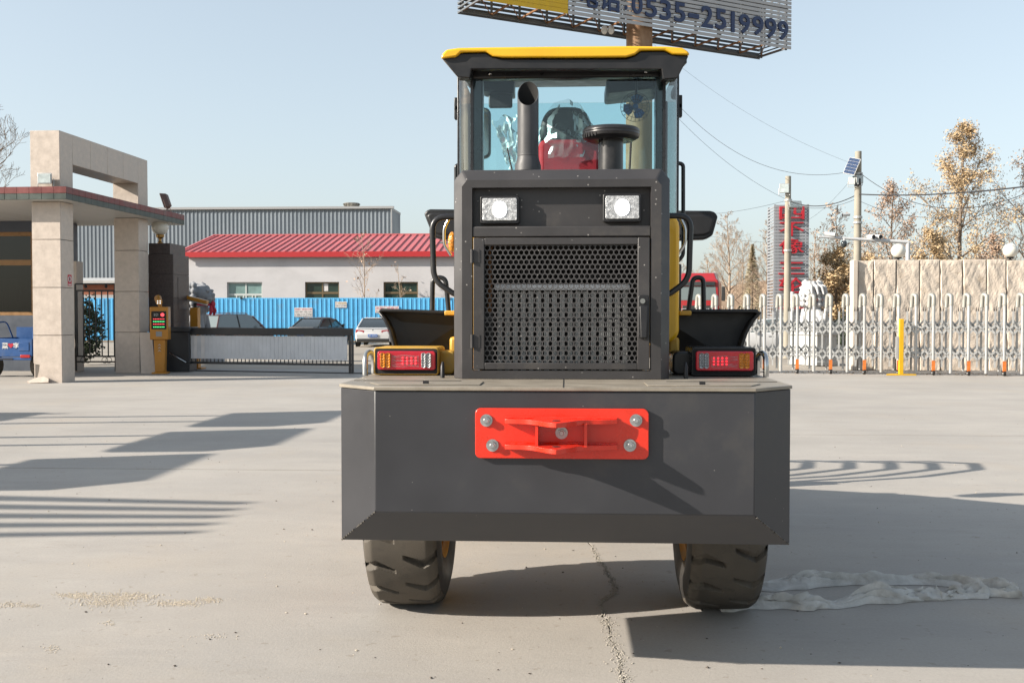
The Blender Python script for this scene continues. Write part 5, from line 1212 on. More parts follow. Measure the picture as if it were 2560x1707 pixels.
    if badge:
        MB().box(-.09,.09,y0-.035,y0-.01,tail-.16,tail-.12).box(-.04,.04,y0-.034,y0-.009,tail-.185,tail-.095).build('badge', MT['brass'], t)
    else: MB().ball((0,y0+.03,tail-.13), .035, 10, (1,.4,1)).build('badge', MT['chrome'], t)
    if kind != 'sedan':
        for sx in (-1,1): MB().tube([(sx*.56,-1.2,H_+.03),(sx*.56,-1.0,H_+.08),(sx*.56,.2,H_+.08),(sx*.56,.4,H_+.0)], .02, 6).build('roof_rail', MT['alloy'], t)
    t.location = loc; t.rotation_euler.z = rz; return t
def park(px, py, dy): g_ = gr(px, py); return Vector((g_.x, g_.y+dy, 0)) 
p = park(926, 867, 2.3); car('parked_car', 'white sedan parked by the blue fence, seen from behind', 'car_white', p, R(3), W_=1.92, plate='鲁F·S9958')
Yc_ = 57.5; car('parked_car', 'dark dusty sedan parked behind the barrier gate', 'car_dark', (PX(800,Yc_),Yc_,0), R(-14), badge=True)
Yc_ = 52.0; car('parked_car', 'brown hatchback with roof rails parked beside the grey stone lion', 'car_brown', (PX(566,Yc_)+.2,Yc_+.6,0), R(-24), L_=4.5, W_=1.84, H_=1.66, kind='suv', glassm='car_glass_light')
Yc_ = 43.5; car('parked_car', 'white sedan parked sideways behind the folding gate', 'car_white', (PX(1925,Yc_),Yc_,0), R(88), glassm='car_glass_light')
Yc_ = 49.5; car('parked_car', 'black sedan parked beside the rough stone wall end', 'car_black', (PX(2118,Yc_),Yc_,0), R(80))
Yc_ = 52.0; car('parked_car', 'white van-like car parked in front of the red truck', 'car_white', (PX(1733,Yc_),Yc_,0), R(5), H_=1.85, kind='suv')
# red truck
M('truck_red', (.38,.02,.025), .35, coat=.5, var=.05)
tk = thing('red_truck', 'red heavy truck cab facing the gate behind the machine', 'truck')
MB().prism([(-1.22,.9),(1.22,.9),(1.25,1.5),(1.2,3.5),(1.1,3.62),(-1.1,3.62),(-1.2,3.5),(-1.25,1.5)], 'y', 0, 2.2).build('cab', MT['truck_red'], tk, bevel=.08, seg=3)
MB().hexa([(-1.08,-.02,2.45),(1.08,-.02,2.45),(1.08,.1,2.45),(-1.08,.1,2.45)],[(-1.02,-.01,3.22),(1.02,-.01,3.22),(1.02,.1,3.22),(-1.02,.1,3.22)]).build('windshield', MT['car_glass_light'], tk)
MB().hexa([(-1.1,.15,3.55),(1.1,.15,3.55),(1.1,2.1,3.55),(-1.1,2.1,3.55)],[(-.9,.7,4.0),(.9,.7,4.0),(1.0,2.1,4.05),(-1.0,2.1,4.05)]).build('air_deflector', MT['truck_red'], tk, bevel=.05)
MB().box(-1.0,1.0,-.12,.0,3.26,3.48).build('sun_visor', MT['car_glass'], tk, bevel=.02)
MB().box(-.8,.8,-.04,.02,1.35,2.15).build('grille', MT['car_trim'], tk, bevel=.02)
MB().box(-1.22,1.22,-.12,.2,.45,.88).build('bumper', MT['truck_red'], tk, bevel=.04)
text('lettering', 'SITRAK', (0,-.045,1.72), .2, MT['alloy'], tk, .01) if False else None
for sx in (-1,1):
    MB().box(sx*1.45-.1,sx*1.45+.1,.0,.08,2.4,3.2).build('mirror', MT['car_trim'], tk, bevel=.03)
    MB().box(sx*.98-.16,sx*.98+.16,-.14,-.1,.6,.8).build('headlamp', MT['lens_clear'], tk, bevel=.02)
    w_ = MB(); w_.lathe([(.3,-.14),(.48,-.14),(.52,-.1),(.52,.1),(.48,.14),(.3,.14)], (sx*1.05,1.1,.52), 'x', 24); w_.build('wheel', MT['tyre_black'], tk, smooth=40)
MB().box(-1.2,1.2,2.4,9.5,1.0,1.3).build('load_bed', MT['car_trim'], tk)
Yt = 58.0; tk.location = (PX(1742,Yt), Yt, 0); tk.rotation_euler.z = R(-12)

# ================================================================ stone lions
M('lion_grey', (.30,.31,.33), .8, var=.2, vs=3, bump=.3, bs=14); M('lion_white', (.56,.56,.56), .75, var=.12, vs=3, bump=.25, bs=14); M('cloth_red', (.45,.03,.06), .7, var=.2); M('cloth_pink', (.62,.20,.17), .7, var=.2); M('plinth_white', (.60,.60,.58), .75, var=.1, bump=.1, bs=20)
def lion(label, mat, plinth_mat, loc, rz, sc=1.0, cloth='cloth_red', plinth_h=.95):
    t = thing('stone_lion', label, 'statue', group='stone lions at the gate')
    b = MB(); P = []      # seated lion looking towards +X, Z from plinth top
    def e(x, y, z, rx, ry, rz_): b.ball((x,y,z), 1, 14, (rx,ry,rz_))
    e(-.10,0,.38,.36,.30,.38); e(.08,0,.68,.28,.28,.42); e(.16,0,.95,.24,.25,.30); e(-.38,0,.28,.22,.26,.24)
    for sy in (-1,1):
        e(-.22,sy*.25,.26,.28,.13,.25); e(-.05,sy*.27,.07,.22,.11,.08)
        b.tube([(.22,sy*.17,.72),(.32,sy*.18,.40),(.33,sy*.18,.08)], [.13,.10,.09], 10); e(.40,sy*.18,.06,.15,.10,.07)
        e(.12,sy*.27,1.60,.07,.05,.11)                      # ears
        e(.50,sy*.12,1.44,.06,.06,.05); e(.52,sy*.10,1.20,.10,.08,.06)
    e(.24,0,1.34,.30,.29,.28); e(.46,0,1.27,.18,.19,.14); e(.58,0,1.32,.08,.10,.07); e(.46,0,1.12,.14,.15,.06); e(.32,0,1.52,.16,.18,.10)
    rl = random.Random(5)
    for k in range(9):                                       # curled mane in rows of locks
        for j in range(5):
            a = R(-105+210*k/8); zz = 1.58-.17*j; rr = .27+.045*j-(.05 if j > 3 else 0)
            e(.10-rr*math.cos(a)*.85, rr*math.sin(a)*1.08, zz-.02*math.cos(a), .085, .085, .095)
    for k in range(7):
        a = R(-90+180*k/6); b.tube([(.16-.20*math.cos(a),.20*math.sin(a),1.60),(-.02-.34*math.cos(a),.33*math.sin(a),1.45),(-.06-.40*math.cos(a),.37*math.sin(a),1.20)], [.03,.06,.03], 8)
    for k in range(4): e(-.50-.05*k,0,.35+.16*k,.09,.08,.13)
    e(.50,.02,.14,.15,.15,.14)
    o = b.build('lion_figure', MT[mat], t, smooth=60)
    md = o.modifiers.new('fuse','REMESH'); md.mode = 'VOXEL'; md.voxel_size = .019; md.use_smooth_shade = True
    c = MB(); c.ball((.60,0,1.06), .10, 12, (.6,.9,1)).tube([(.56,.06,1.0),(.60,.10,.86),(.56,.12,.74)], [.05,.06,.03], 8).tube([(.56,-.06,1.0),(.60,-.10,.86),(.56,-.12,.74)], [.05,.06,.03], 8)
    c.tube([(.14+.40*math.cos(R(a)),.36*math.sin(R(a)),1.04) for a in range(0,361,20)], .035, 6); c.build('ribbon', MT[cloth], t, smooth=60)
    pz = MB().box(-.62,.66,-.42,.42,-plinth_h/sc,-.02).build('plinth', MT[plinth_mat], t, bevel=.02)
    MB().box(-.68,.72,-.48,.48,-.12,-.001).build('plinth_cap', MT[plinth_mat], pz, bevel=.02)
    MB().box(-.68,.72,-.48,.48,-plinth_h/sc,-plinth_h/sc+.15).build('plinth_foot', MT[plinth_mat], pz, bevel=.02)
    t.location = (loc[0], loc[1], plinth_h); t.rotation_euler.z = rz; t.scale = (sc,)*3
Yl = 34.5; zt_l = PZ(703,Yl); lion('grey stone guardian lion with a red ribbon beside the granite pillar', 'lion_grey', 'lion_grey', (PX(485,Yl),Yl,0), R(-8), (zt_l-.75)/1.70, 'cloth_red', .75)
Yl = 34.0; zt_l = PZ(700,Yl); lion('white stone guardian lion with a pink ribbon behind the folding gate', 'lion_white', 'plinth_white', (PX(2035,Yl),Yl,0), R(118), (zt_l-1.1)/1.70, 'cloth_pink', 1.1)

# ================================================================ sign tower
M('tower_slat', (.40,.42,.45), .45, metal=.3, var=.06); M('letter_red', (.50,.02,.035), .45, var=.05); M('tower_frame', (.30,.31,.33), .5)
YT = 49.0
tw = thing('sign_tower', 'tall grey slatted sign tower with red vertical lettering', 'sign', (PX(1975,YT),YT,0))
tx0, tx1 = PX(1934,YT), PX(2021,YT); tz1 = PZ(514,YT); tx2 = PX(1917,YT+1.6)
sl0 = None; nsl = 44; pz_ = (tz1-.3)/nsl
for k in range(nsl):
    if sl0 is None:
        sl0 = MB().box(tx0,tx1,YT,YT+.03,.3,.3+pz_*.80).build('front_slat', MT['tower_slat'], tw)
        sl1 = MB().hexa([(tx0-.01,YT+.06,.3),(tx0+.02,YT+.06,.3),(tx2+.03,YT+1.6,.3),(tx2,YT+1.6,.3)],[(tx0-.01,YT+.06,.3+pz_*.55),(tx0+.02,YT+.06,.3+pz_*.55),(tx2+.03,YT+1.6,.3+pz_*.55),(tx2,YT+1.6,.3+pz_*.55)]).build('side_slat', MT['tower_slat'], tw)
    else: again(sl0,(0,0,pz_*k),tw); again(sl1,(0,0,pz_*k),tw)
for xx, yy in ((tx0+.05,YT+.1),(tx1-.05,YT+.1),(tx2+.05,YT+1.55),(tx1-.05,YT+1.55)): MB().box(xx-.05,xx+.05,yy-.04,yy+.04,0,tz1).build('post', MT['tower_frame'], tw)
MB().box(tx0+.1,tx1-.1,YT+.30,YT+.33,.4,tz1-.1).build('back_sheet', MT['tower_frame'], tw)
for k in range(6): zz = 1+k*1.0; MB().box(tx2+.05,tx0,YT+.8,YT+.85,zz,zz+.05).build('brace', MT['tower_frame'], tw)
for ch, a, c0 in (('四',519,553),('不',557,594),('像',598,637),('三',656,688),('轮',694,735),('车',742,781)):
    wch = 60 if ch not in '三' else 62
    text('letter', ch, (PX(1977,YT),YT-.06,(PZ(a,YT)+PZ(c0,YT))/2), 1, MT['letter_red'], tw, .05, fit=(wch*YT/2560, (c0-a)*.93*YT/2560), offset=.004)

# ================================================================ billboard on its rusty column
M('rust_steel', (.30,.17,.09), .75, var=.4, vs=1.2, world=True, dirt=.5, dcol=(.42,.35,.26), dsc=.6, stretch=(1,1,.35)); M('board_slat', (.50,.50,.505), .5, var=.05, vs=1, world=True); M('board_yellow', (.80,.50,.02), .5, var=.06); M('letter_navy', (.03,.05,.13), .45); M('truss_grey', (.13,.145,.16), .6, var=.2)
zbb = 12.6
def board_pt(px, py):      # bottom edge points lie at height zbb
    a = ray(px, py); t_ = (zbb-CAMH)/a[2]; return Vector((a[0]*t_, a[1]*t_, zbb))
b0, b1 = board_pt(1210, 1), board_pt(1978, 124)
bu = (b1-b0).normalized(); b0 = b1-bu*14.3; bn = Vector((bu.y,-bu.x,0)); bn = bn if bn.y < 0 else -bn; BL = (b1-b0).length; brz = math.atan2(bu.y, bu.x)
bb = thing('billboard', 'large slatted billboard with navy phone number on a rusty column', 'billboard', (b0+b1)/2*1)
def bq(s, n_, z): p = b0+bu*s-bn*n_; return (p.x,p.y,z)
def bbx(s0,s1,n0,n1,z0,z1): return MB().hexa([bq(s0,n0,z0),bq(s1,n0,z0),bq(s1,n1,z0),bq(s0,n1,z0)],[bq(s0,n0,z1),bq(s1,n0,z1),bq(s1,n1,z1),bq(s0,n1,z1)])
# yellow part ends where the photo shows it
yx = board_pt(1424, 33); s_y = (yx-b0).dot(bu)
ns2 = 20; ph = .165
for k in range(ns2):
    z0 = zbb+ph*k
    bbx(s_y, BL, 0, .03, z0, z0+.122).build('board_slat', MT['board_slat'], bb)
    bbx(0, s_y-.01, 0, .03, z0, z0+.156).build('board_slat', MT['board_yellow'], bb)
TH = 1.9
for k in range(ns2):
    bbx(0, BL, TH, TH+.03, zbb+ph*k, zbb+ph*k+.10).build('rear_slat', MT['truss_grey'], bb)
    bbx(-.03, 0, 0.1, TH-.05, zbb+ph*k, zbb+ph*k+.06).build('end_slat', MT['truss_grey'], bb)
    bbx(BL-.2, BL-.17, 0.1, TH-.05, zbb+ph*k, zbb+ph*k+.05).build('end_slat', MT['truss_grey'], bb)
for n_ in (.12, TH-.12):
    for zz in (zbb+.05, zbb+1.6, zbb+3.0): bbx(.1, BL-.1, n_-.04, n_+.04, zz, zz+.08).build('chord', MT['truss_grey'], bb)
nt_ = 12
for k in range(nt_+1):
    s = .1+(BL-.2)*k/nt_
    bbx(s-.03,s+.03,.16,TH-.16,zbb+.06,zbb+.12).build('cross_member', MT['rust_brown'], bb)
    for n_ in (.2, TH-.2): bbx(s-.035,s+.035,n_-.035,n_+.035,zbb,zbb+ph*ns2).build('stud', MT['truss_grey'], bb)
    if k < nt_:
        s2 = s+(BL-.2)/nt_; MB().tube([bq(s,.16,zbb+.09),bq(s2,TH-.16,zbb+.09)], .018, 5).build('diagonal', MT['rust_brown'], bb)
        MB().tube([bq(s,.2,zbb+.1),bq(s2,.2,zbb+1.6)], .03, 5).build('diagonal', MT['truss_grey'], bb)
# lettering: 电话:0535-2519999 climbing along the board
def board_xy(px, py):      # intersect a ray with the board's face plane
    a = Vector(ray(px,py)); p0 = b0-Vector((0,0,0)); t_ = ((b0-Vector((0,0,CAMH))).dot(bn))/a.dot(bn); return Vector((0,0,CAMH))+a*t_
chars = [('电',1450,1493,-42,20),('话',1499,1549,-38,30),(':',1560,1566,-8,26),('0',1578,1604,-10,37),('5',1612,1640,-3,45),('3',1648,1675,2,52),('5',1684,1711,8,57),('-',1719,1745,36,47),('2',1752,1780,17,71),('5',1787,1813,24,75),('1',1826,1834,31,82),('9',1846,1872,37,86),('9',1879,1906,42,90),('9',1911,1938,47,97),('9',1943,1968,54,102)]
for ch, a, c1, y0, y1 in chars:
    p0, p1 = board_xy(a,(y0+y1)/2), board_xy(c1,(y0+y1)/2); zt2, zb2 = board_xy((a+c1)/2,y0).z, board_xy((a+c1)/2,y1).z
    c_ = (p0+p1)/2; c_.z = (zt2+zb2)/2; c_ += bn*.05
    text('letter', ch, c_, 1, MT['letter_navy'], bb, .03, rz=brz, fit=((p1-p0).length, zt2-zb2), offset=.0 if ch == '1' else .016)
cc = board_pt(1597, 63); cc2 = cc - bn*.95
Ycol = cc2.y; cx = PX(1596, Ycol); rcol = 33*Ycol/2560
MB().cyl((cx,Ycol,0),(cx,Ycol,zbb+3), rcol, rcol*.97, n=32).build('column', MT['rust_steel'], bb, smooth=40)
for zz in (3.5,7.2,10.4): MB().lathe([(rcol*1.0,-.03),(rcol*1.008,-.02),(rcol*1.008,.02),(rcol,.03)], (cx,Ycol,zz), n=32).build('weld_ring', MT['rust_steel'], bb)
for px in (1511, 1528):
    p_ = at(px, 75, Ycol-.5); t = thing('security_camera', 'white dome camera hanging under the billboard, %s of the two' % ('left' if px < 1520 else 'right'), 'camera', (p_.x,p_.y,zbb-.5), 0, 'cameras under the billboard')
    MB().ball((p_.x,p_.y,p_.z), .16, 12, (.8,.8,1.1)).build('dome', MT['sign_white'], t, smooth=60); MB().cyl((p_.x,p_.y,p_.z+.1),(p_.x,p_.y,zbb+.02), .05, n=8).build('bracket', MT['truss_grey'], t)

# ================================================================ poles, wires, camera mast
M('pole_concrete', (.36,.33,.27), .85, var=.15, vs=2, world=True); M('cable_black', (.03,.03,.035), .6); M('solar_blue', (.03,.06,.14), .15, coat=.6); M('mast_white', (.62,.63,.64), .4, var=.05)
Yp1, Yp2 = 39.0, 34.5
def pole(label, px, pyt, Y, r0, r1):
    z = PZ(pyt,Y,px); x_ = PX(px,Y); t = thing('utility_pole', label, 'utility pole', (x_,Y,0), 0, 'utility poles')
    MB().cyl((x_,Y,0),(x_,Y,z), r0, r1, n=20).build('shaft', MT['pole_concrete'], t, smooth=40)
    return t, x_, z
t1_, xp1, zp1 = pole('concrete utility pole standing in front of the sign tower', 1968, 441, Yp1, .145, .105)
t2_, xp2, zp2 = pole('taller concrete pole with a solar panel behind the stone wall', 2142, 379, Yp2, .14, .105)
for (xx, yy, zs_) in ((xp1,Yp1,(PZ(504,Yp1),PZ(628,Yp1))), (xp2,Yp2,(PZ(440,Yp2),PZ(547,Yp2),PZ(560,Yp2)))):
    for zz in zs_:
        t_ = t1_ if yy == Yp1 else t2_
        MB().lathe([(.13,-.04),(.15,-.035),(.15,.035),(.13,.04)], (xx,yy,zz), n=16).build('clamp', MT['lamp_body'], t_)
MB().cyl((xp1+.16,Yp1-.1,0),(xp1+.16,Yp1-.1,PZ(730,Yp1)), .07, n=12).build('cable_conduit', MT['mast_white'], t1_, smooth=40)
sp = thing('solar_panel', 'small tilted solar panel on the taller concrete pole', 'solar panel')
b = MB().box(-.20,.20,-.015,.015,-.29,.29); b.build('frame', MT['lamp_body'], sp, bevel=.006)
for i in range(3):
    for j in range(5): MB().box(-.185+.125*i,-.185+.125*i+.117,-.022,-.016,-.275+.111*j,-.275+.111*j+.104).build('solar_cell', MT['solar_blue'], sp)
c_ = at(2130,416,Yp2-.25); sp.location = c_; sp.rotation_euler = (R(-18),R(16),R(-38))
MB().tube([c_+Vector((.05,.05,-.35)),(xp2,Yp2,c_.z-.3)], .03, 6).build('panel_bracket', MT['ink_black'], t2_)
MB().box(xp2-.16,xp2+.02,Yp2-.25,Yp2-.11,c_.z-.62,c_.z-.40).build('controller_box', MT['ink_black'], t2_)
c_ = at(2134,454,Yp2-.2); floodlight('left white floodlight on the taller concrete pole', c_+Vector((0,0,-.1)), R(-25), .34, .26, 0)
c_ = at(2150,450,Yp2-.2); floodlight('right white floodlight on the taller concrete pole', c_+Vector((0,0,-.1)), R(35), .34, .26, 0)
c_ = at(1961,473,Yp1-.2); floodlight('white floodlight near the top of the pole before the sign tower', c_+Vector((-.0,0,-.15)), R(-10), .36, .36, 0)
c_ = at(1987,510,Yp1-.2); floodlight('grey floodlight on the pole just above the sign tower', c_+Vector((.05,0,-.14)), R(20), .55, .28, R(-15))
cm_ = thing('camera_mast', 'white mast with long arm of traffic cameras above the stone wall', 'camera mast', (PX(2270,33),33,0))
Ym = 33.0; p0, p1 = at(2270,606,Ym), at(2047,592,Ym)
MB().cyl((p0.x,Ym,0),(p0.x,Ym,p0.z+.06), .065, n=14).build('post', MT['mast_white'], cm_, smooth=40)
MB().tube([p0+Vector((.06,0,0)),p1], [.065,.035], 12).build('arm', MT['mast_white'], cm_, smooth=40)
def cctv(label, px, py, Y, d, s=1.0):
    p = at(px,py,Y); t = thing('security_camera', label, 'camera', p, 0, 'cctv cameras on the mast and poles'); d = Vector(d).normalized()
    MB().tube([p-d*.14*s,p+d*.14*s], .062*s, 12).build('barrel', MT['mast_white'], t, smooth=40); MB().tube([p+d*.13*s,p+d*.15*s], .056*s, 12).build('lens', MT['ink_black'], t)
    MB().cyl(p,(p.x,p.y,p.z-.14*s), .02, n=6).build('bracket', MT['mast_white'], t)
cctv('white bullet camera near the left end of the mast arm', 2075, 586, Ym, (1,-.4,-.15), 1.15)
cctv('left of the twin cameras on the mast arm', 2178, 592, Ym, (.25,-1,-.1), 1.1); cctv('right of the twin cameras on the mast arm', 2195, 592, Ym, (.25,-1,-.1), 1.1)
cctv('small white camera clamped to the taller concrete pole', 2115, 537, Yp2, (-1,-.3,-.1), .9)
p = at(2110,610,Ym); t = thing('dome_camera', 'dark dome camera hanging under the mast arm', 'camera', p); MB().ball(p, .10, 12, (1,1,1.2)).build('dome', MT['car_glass'], t, smooth=60); MB().cyl(p,(p.x,p.y,p.z+.18), .05, n=8).build('hanger', MT['mast_white'], t)
# wires
def wire(label, a, b_, sag, r=.012, name='overhead_wire'):
    a, b_ = Vector(a), Vector(b_); pts = [a.lerp(b_, k/24)-Vector((0,0,sag*4*(k/24)*(1-k/24))) for k in range(25)]
    MBo = MB().tube(pts, r*.72, 5).build(name, MT['cable_black']); tag(MBo, label, 'wire', 'overhead wires')
P1 = (xp1,Yp1,PZ(504,Yp1)); P2 = (xp2,Yp2,PZ(430,Yp2)); P2b = (xp2,Yp2,PZ(490,Yp2))
wire('upper overhead wire running from the billboard column to the taller pole', (cx+.3,Ycol,11.2), P2, 1.5, .010)
wire('overhead wire running from the billboard column down to the nearer pole', (cx+.3,Ycol,10.6), P1, .5, .008)
wire('thin faint wire high over the sign tower', (cx+.3,Ycol,12.3), (xp2,Yp2,PZ(420,Yp2)), .5, .005)
wire('thick black cable between the two concrete poles', P1, P2b, .30, .022)
wire('thin wire crossing under the thick cable between the poles', (xp1,Yp1,PZ(512,Yp1)), (xp2,Yp2,PZ(500,Yp2)), .25, .010)
wire('thick black cable running right from the taller pole past the trees', P2b, at(2600,462,26), .12, .028)
wire('second cable running right just above the thick cable', (xp2,Yp2,PZ(434,Yp2)), at(2600,468,27), .85, .014)
wire('lowest thin wire running right from the taller pole', (xp2,Yp2,PZ(505,Yp2)), at(2600,470,30), .7, .009)
wire('thin wire sloping down left from the taller pole to the sign tower', (xp2,Yp2,PZ(432,Yp2)), at(2000,560,46), .25, .006)
wire('faint wire running left behind the sign tower', P1, at(1700,530,75), .3, .010)
wire('faint low wire above the brown hill', at(1760,588,70), at(2240,600,60), .4, .010)

# ================================================================ vegetation
M('bark', (.24,.19,.15), .9, var=.3, vs=5, world=True); M('bark_pale', (.46,.35,.26), .9, var=.25, vs=3, world=True); M('leaf_tan', (.54,.39,.22), .7, var=.35, vs=1.1, world=True); M('leaf_brown', (.48,.33,.23), .75, var=.35, vs=1.3, world=True); M('leaf_green', (.035,.055,.022), .6, var=.4, vs=5, world=True); M('leaf_pine_hazed', (.44,.37,.24), .7, var=.3, vs=2, world=True)
def tree(name, label, px, pyt, Y, spread, seed, leaves=0, leafmat='leaf_tan', leafsize=.09, depth=4, trunk=.13, base=.22, bark='bark', up=.55, cat='tree', group='trees beyond the yard', x=None, z=None, nb=13, leaf_low=0.0, lev0=2):
    r_ = random.Random(seed); x_ = PX(px,Y,600) if x is None else x; H = PZ(pyt,Y,px) if z is None else z
    t = thing(name, label, cat, (x_,Y,0), 0, group); b = MB(); tips = []
    def grow(p, d, ln, r, lev):
        n = 4; pts = [p]; rs_ = [r]; q = p
        for k in range(n):
            d = (d+Vector((r_.uniform(-1,1),r_.uniform(-1,1),r_.uniform(-.3,.8)))*(.10+.04*lev)).normalized(); q = q+d*ln/n; pts.append(q); rs_.append(max(.006,r*(1-.75*(k+1)/n)))
        b.tube(pts, rs_, 5 if lev < 2 else 3, caps=False)
        if lev >= depth: tips.append((pts[-1],d,ln)); tips.append((pts[2],d,ln)); return
        m_ = 5 if lev == 1 else 4
        for k in range(m_):
            f = .25+.75*(k+r_.random()*.8)/m_; i = min(n-1,int(f*n)); bp_ = pts[i].lerp(pts[i+1], f*n-i)
            a = r_.uniform(0,2*PI); side = d.orthogonal().normalized(); side.rotate(__import__('mathutils').Quaternion(d, a))
            grow(bp_, (d*.75+side*.75+Vector((0,0,.22))).normalized(), ln*r_.uniform(.38,.58), rs_[i]*.62, lev+1)
        tips.append((pts[-1],d,ln*.4))
    # trunk
    n = 12; pts = []; 
    for k in range(n+1): f = k/n; pts.append(Vector((x_+.12*math.sin(f*5+seed)*f*1.2, Y+.1*math.cos(f*4+seed)*f, H*f*.985)))
    b.tube(pts, [trunk*(1-.93*k/n)+.008 for k in range(n+1)], 8, caps=False)
    sp = spread*Y/2560
    for k in range(nb):
        f = base+(1-base)*(k+r_.random()*.6)/nb; i = min(n-1,int(f*n)); p = pts[i].lerp(pts[i+1], f*n-i)
        a = k*2.4+r_.uniform(-.4,.4); ln = sp*1.05*min(1,(1.08-f)/(1-base)*1.35)*r_.uniform(.75,1.1)
        grow(p, Vector((math.cos(a),math.sin(a),up+r_.uniform(-.1,.3))).normalized(), max(.4,ln), trunk*(1-f)*.45+.012, lev0 if depth > 3 else 1)
    b.build('trunk', MT[bark], t, smooth=60)
    if leaves:
        c = MB(); tp = tips
        for k in range(leaves):
            p, d, ln = tp[r_.randrange(len(tp))]
            if leaf_low and p.z > H*leaf_low and r_.random() < .75: continue
            q = p+Vector((r_.gauss(0,.20),r_.gauss(0,.20),r_.gauss(-.03,.20)))*(1 if ln > .5 else .8)
            s = leafsize*r_.uniform(.6,1.35); a = Vector((r_.uniform(-1,1),r_.uniform(-1,1),r_.uniform(-1,1))).normalized(); o_ = a.orthogonal().normalized()*s*.6; a *= s; w_ = a.cross(o_).normalized()*s*.3
            c.add([q-a, q+o_+w_, q+a, q-o_+w_], [(0,1,2),(0,2,3)])
        tag(c.build('crown', MT[leafmat], t), kind='stuff')
    return t
tree('leafy_tree', 'tall tree keeping pale golden dry leaves right of the taller pole', 2402, 312, 54, 122, 3, 10500, 'leaf_tan', .062, trunk=.17, base=.20, nb=20, up=.75, bark='bark', lev0=1)
tree('leafy_tree', 'smaller tree with sparse brown leaves behind the mast arm', 2232, 462, 57, 100, 8, 3200, 'leaf_brown', .062, trunk=.13, base=.20, nb=18, up=.8, lev0=1)
tree('leafy_tree', 'sparse tree at the right picture edge with few dry leaves', 2585, 360, 55, 125, 21, 2600, 'leaf_brown', .062, trunk=.16, base=.2, nb=18, up=.8, lev0=1)
tree('leafy_shrub', 'dense low tree of dry tan leaves beside the sign tower', 2088, 632, 50, 62, 5, 6000, 'leaf_tan', .075, trunk=.09, base=.08, nb=14, up=.45)
tree('leafy_shrub', 'low tan leafed shrub behind the wall under the mast arm', 2170, 640, 47, 50, 6, 3000, 'leaf_tan', .07, trunk=.08, base=.08, nb=12, up=.5)
tree('leafy_shrub', 'low golden leafed shrub in front of the tall leafy tree', 2335, 585, 49, 62, 15, 4000, 'leaf_tan', .07, trunk=.09, base=.1, nb=13, up=.6)
tree('leafy_shrub', 'low brown leafed shrub right of the tall leafy tree', 2478, 600, 50, 55, 17, 2400, 'leaf_brown', .07, trunk=.08, base=.1, nb=12, up=.6)
tree('bare_tree', 'slender bare tree left of the sign tower', 1822, 535, 66, 78, 31, 0, trunk=.10, base=.18, nb=30, up=.85, bark='bark_pale', lev0=1)
tree('bare_tree', 'bare tree half hidden behind the sign tower', 1922, 560, 68, 62, 33, 0, trunk=.10, base=.2, nb=26, up=.85, bark='bark_pale', lev0=1)
tree('bare_tree', 'low bare tree above the red truck', 1765, 640, 70, 50, 35, 0, trunk=.08, base=.15, nb=22, up=.8, bark='bark_pale', lev0=1)
tree('bare_tree', 'bare tree between the sign tower and the taller pole', 2092, 515, 64, 62, 37, 260, 'leaf_brown', .09, trunk=.10, base=.25, nb=26, up=.9, bark='bark', lev0=1)
tree('bare_tree', 'bare tree just right of the sign tower', 2040, 575, 67, 50, 39, 60, 'leaf_brown', .09, trunk=.09, base=.2, nb=24, up=.85, bark='bark_pale', lev0=1)
tree('bare_tree', 'bare tree behind the guard house at the left picture edge', -62, 240, 38, 125, 41, 0, trunk=.14, base=.5, nb=16, up=.3, lev0=1)
tree('sapling', 'thin leafless sapling before the pale building wall', 908, 580, 66.5, 62, 43, 40, 'leaf_brown', .10, depth=3, trunk=.05, base=.25, nb=11, up=.9, bark='bark_pale', group='saplings by the building')
tree('sapling', 'second thin sapling by the window near the machine', 1000, 655, 66.5, 30, 44, 8, 'leaf_brown', .10, depth=3, trunk=.04, base=.25, nb=8, up=.9, bark='bark_pale', group='saplings by the building')
for k, (px, py, lab) in enumerate(((1700,655,'far bare tree just right of the cab, over the red truck'),(1855,600,'far bare tree between the slender bare tree and the sign tower'),(2062,600,'far bare tree low behind the white stone lion'),(2150,560,'far bare tree right behind the taller pole'),(2200,585,'far bare tree behind the twin cameras of the mast'),(2310,560,'far bare tree behind the mast post'),(2440,540,'far bare tree behind the tall leafy tree, to its right'),(2520,560,'far bare tree behind the right globe lamp'))):
    tree('bare_tree', lab, px, py, 84, 60, 60+k, 0, trunk=.10, base=.12, nb=20, up=.8, bark='bark_pale', lev0=1, group='far bare trees')  # pale bark stands in for distance haze on these trees
# evergreen behind the bare trees, haze painted into its pale leaf colour
t = thing('evergreen', 'haze-toned evergreen standing between the bare trees left of the sign tower', 'tree', (PX(1880,76),76,0), 0, 'trees beyond the yard'); b = MB(); c = MB(); rr = random.Random(2); X0 = PX(1880,76); Ht = PZ(612,76)
b.cyl((X0,76,0),(X0,76,Ht-.3), .12, .02, n=8).build('trunk', MT['bark'], t)
for k in range(2600):
    f = rr.random()**.8; z = Ht*(.12+.88*f); rad = (1-f)*1.25*rr.random()**.5; a = rr.uniform(0,6.28); q = Vector((X0+rad*math.cos(a),76+rad*math.sin(a),z-.3*rad)); s = .16; d = Vector((math.cos(a),math.sin(a),rr.uniform(-.3,.4)))*s; o_ = d.orthogonal().normalized()*s*.25
    c.add([q-d*.5-o_,q+d,q-d*.5+o_], [(0,1,2)])
tag(c.build('crown', MT['leaf_pine_hazed'], t), kind='stuff')
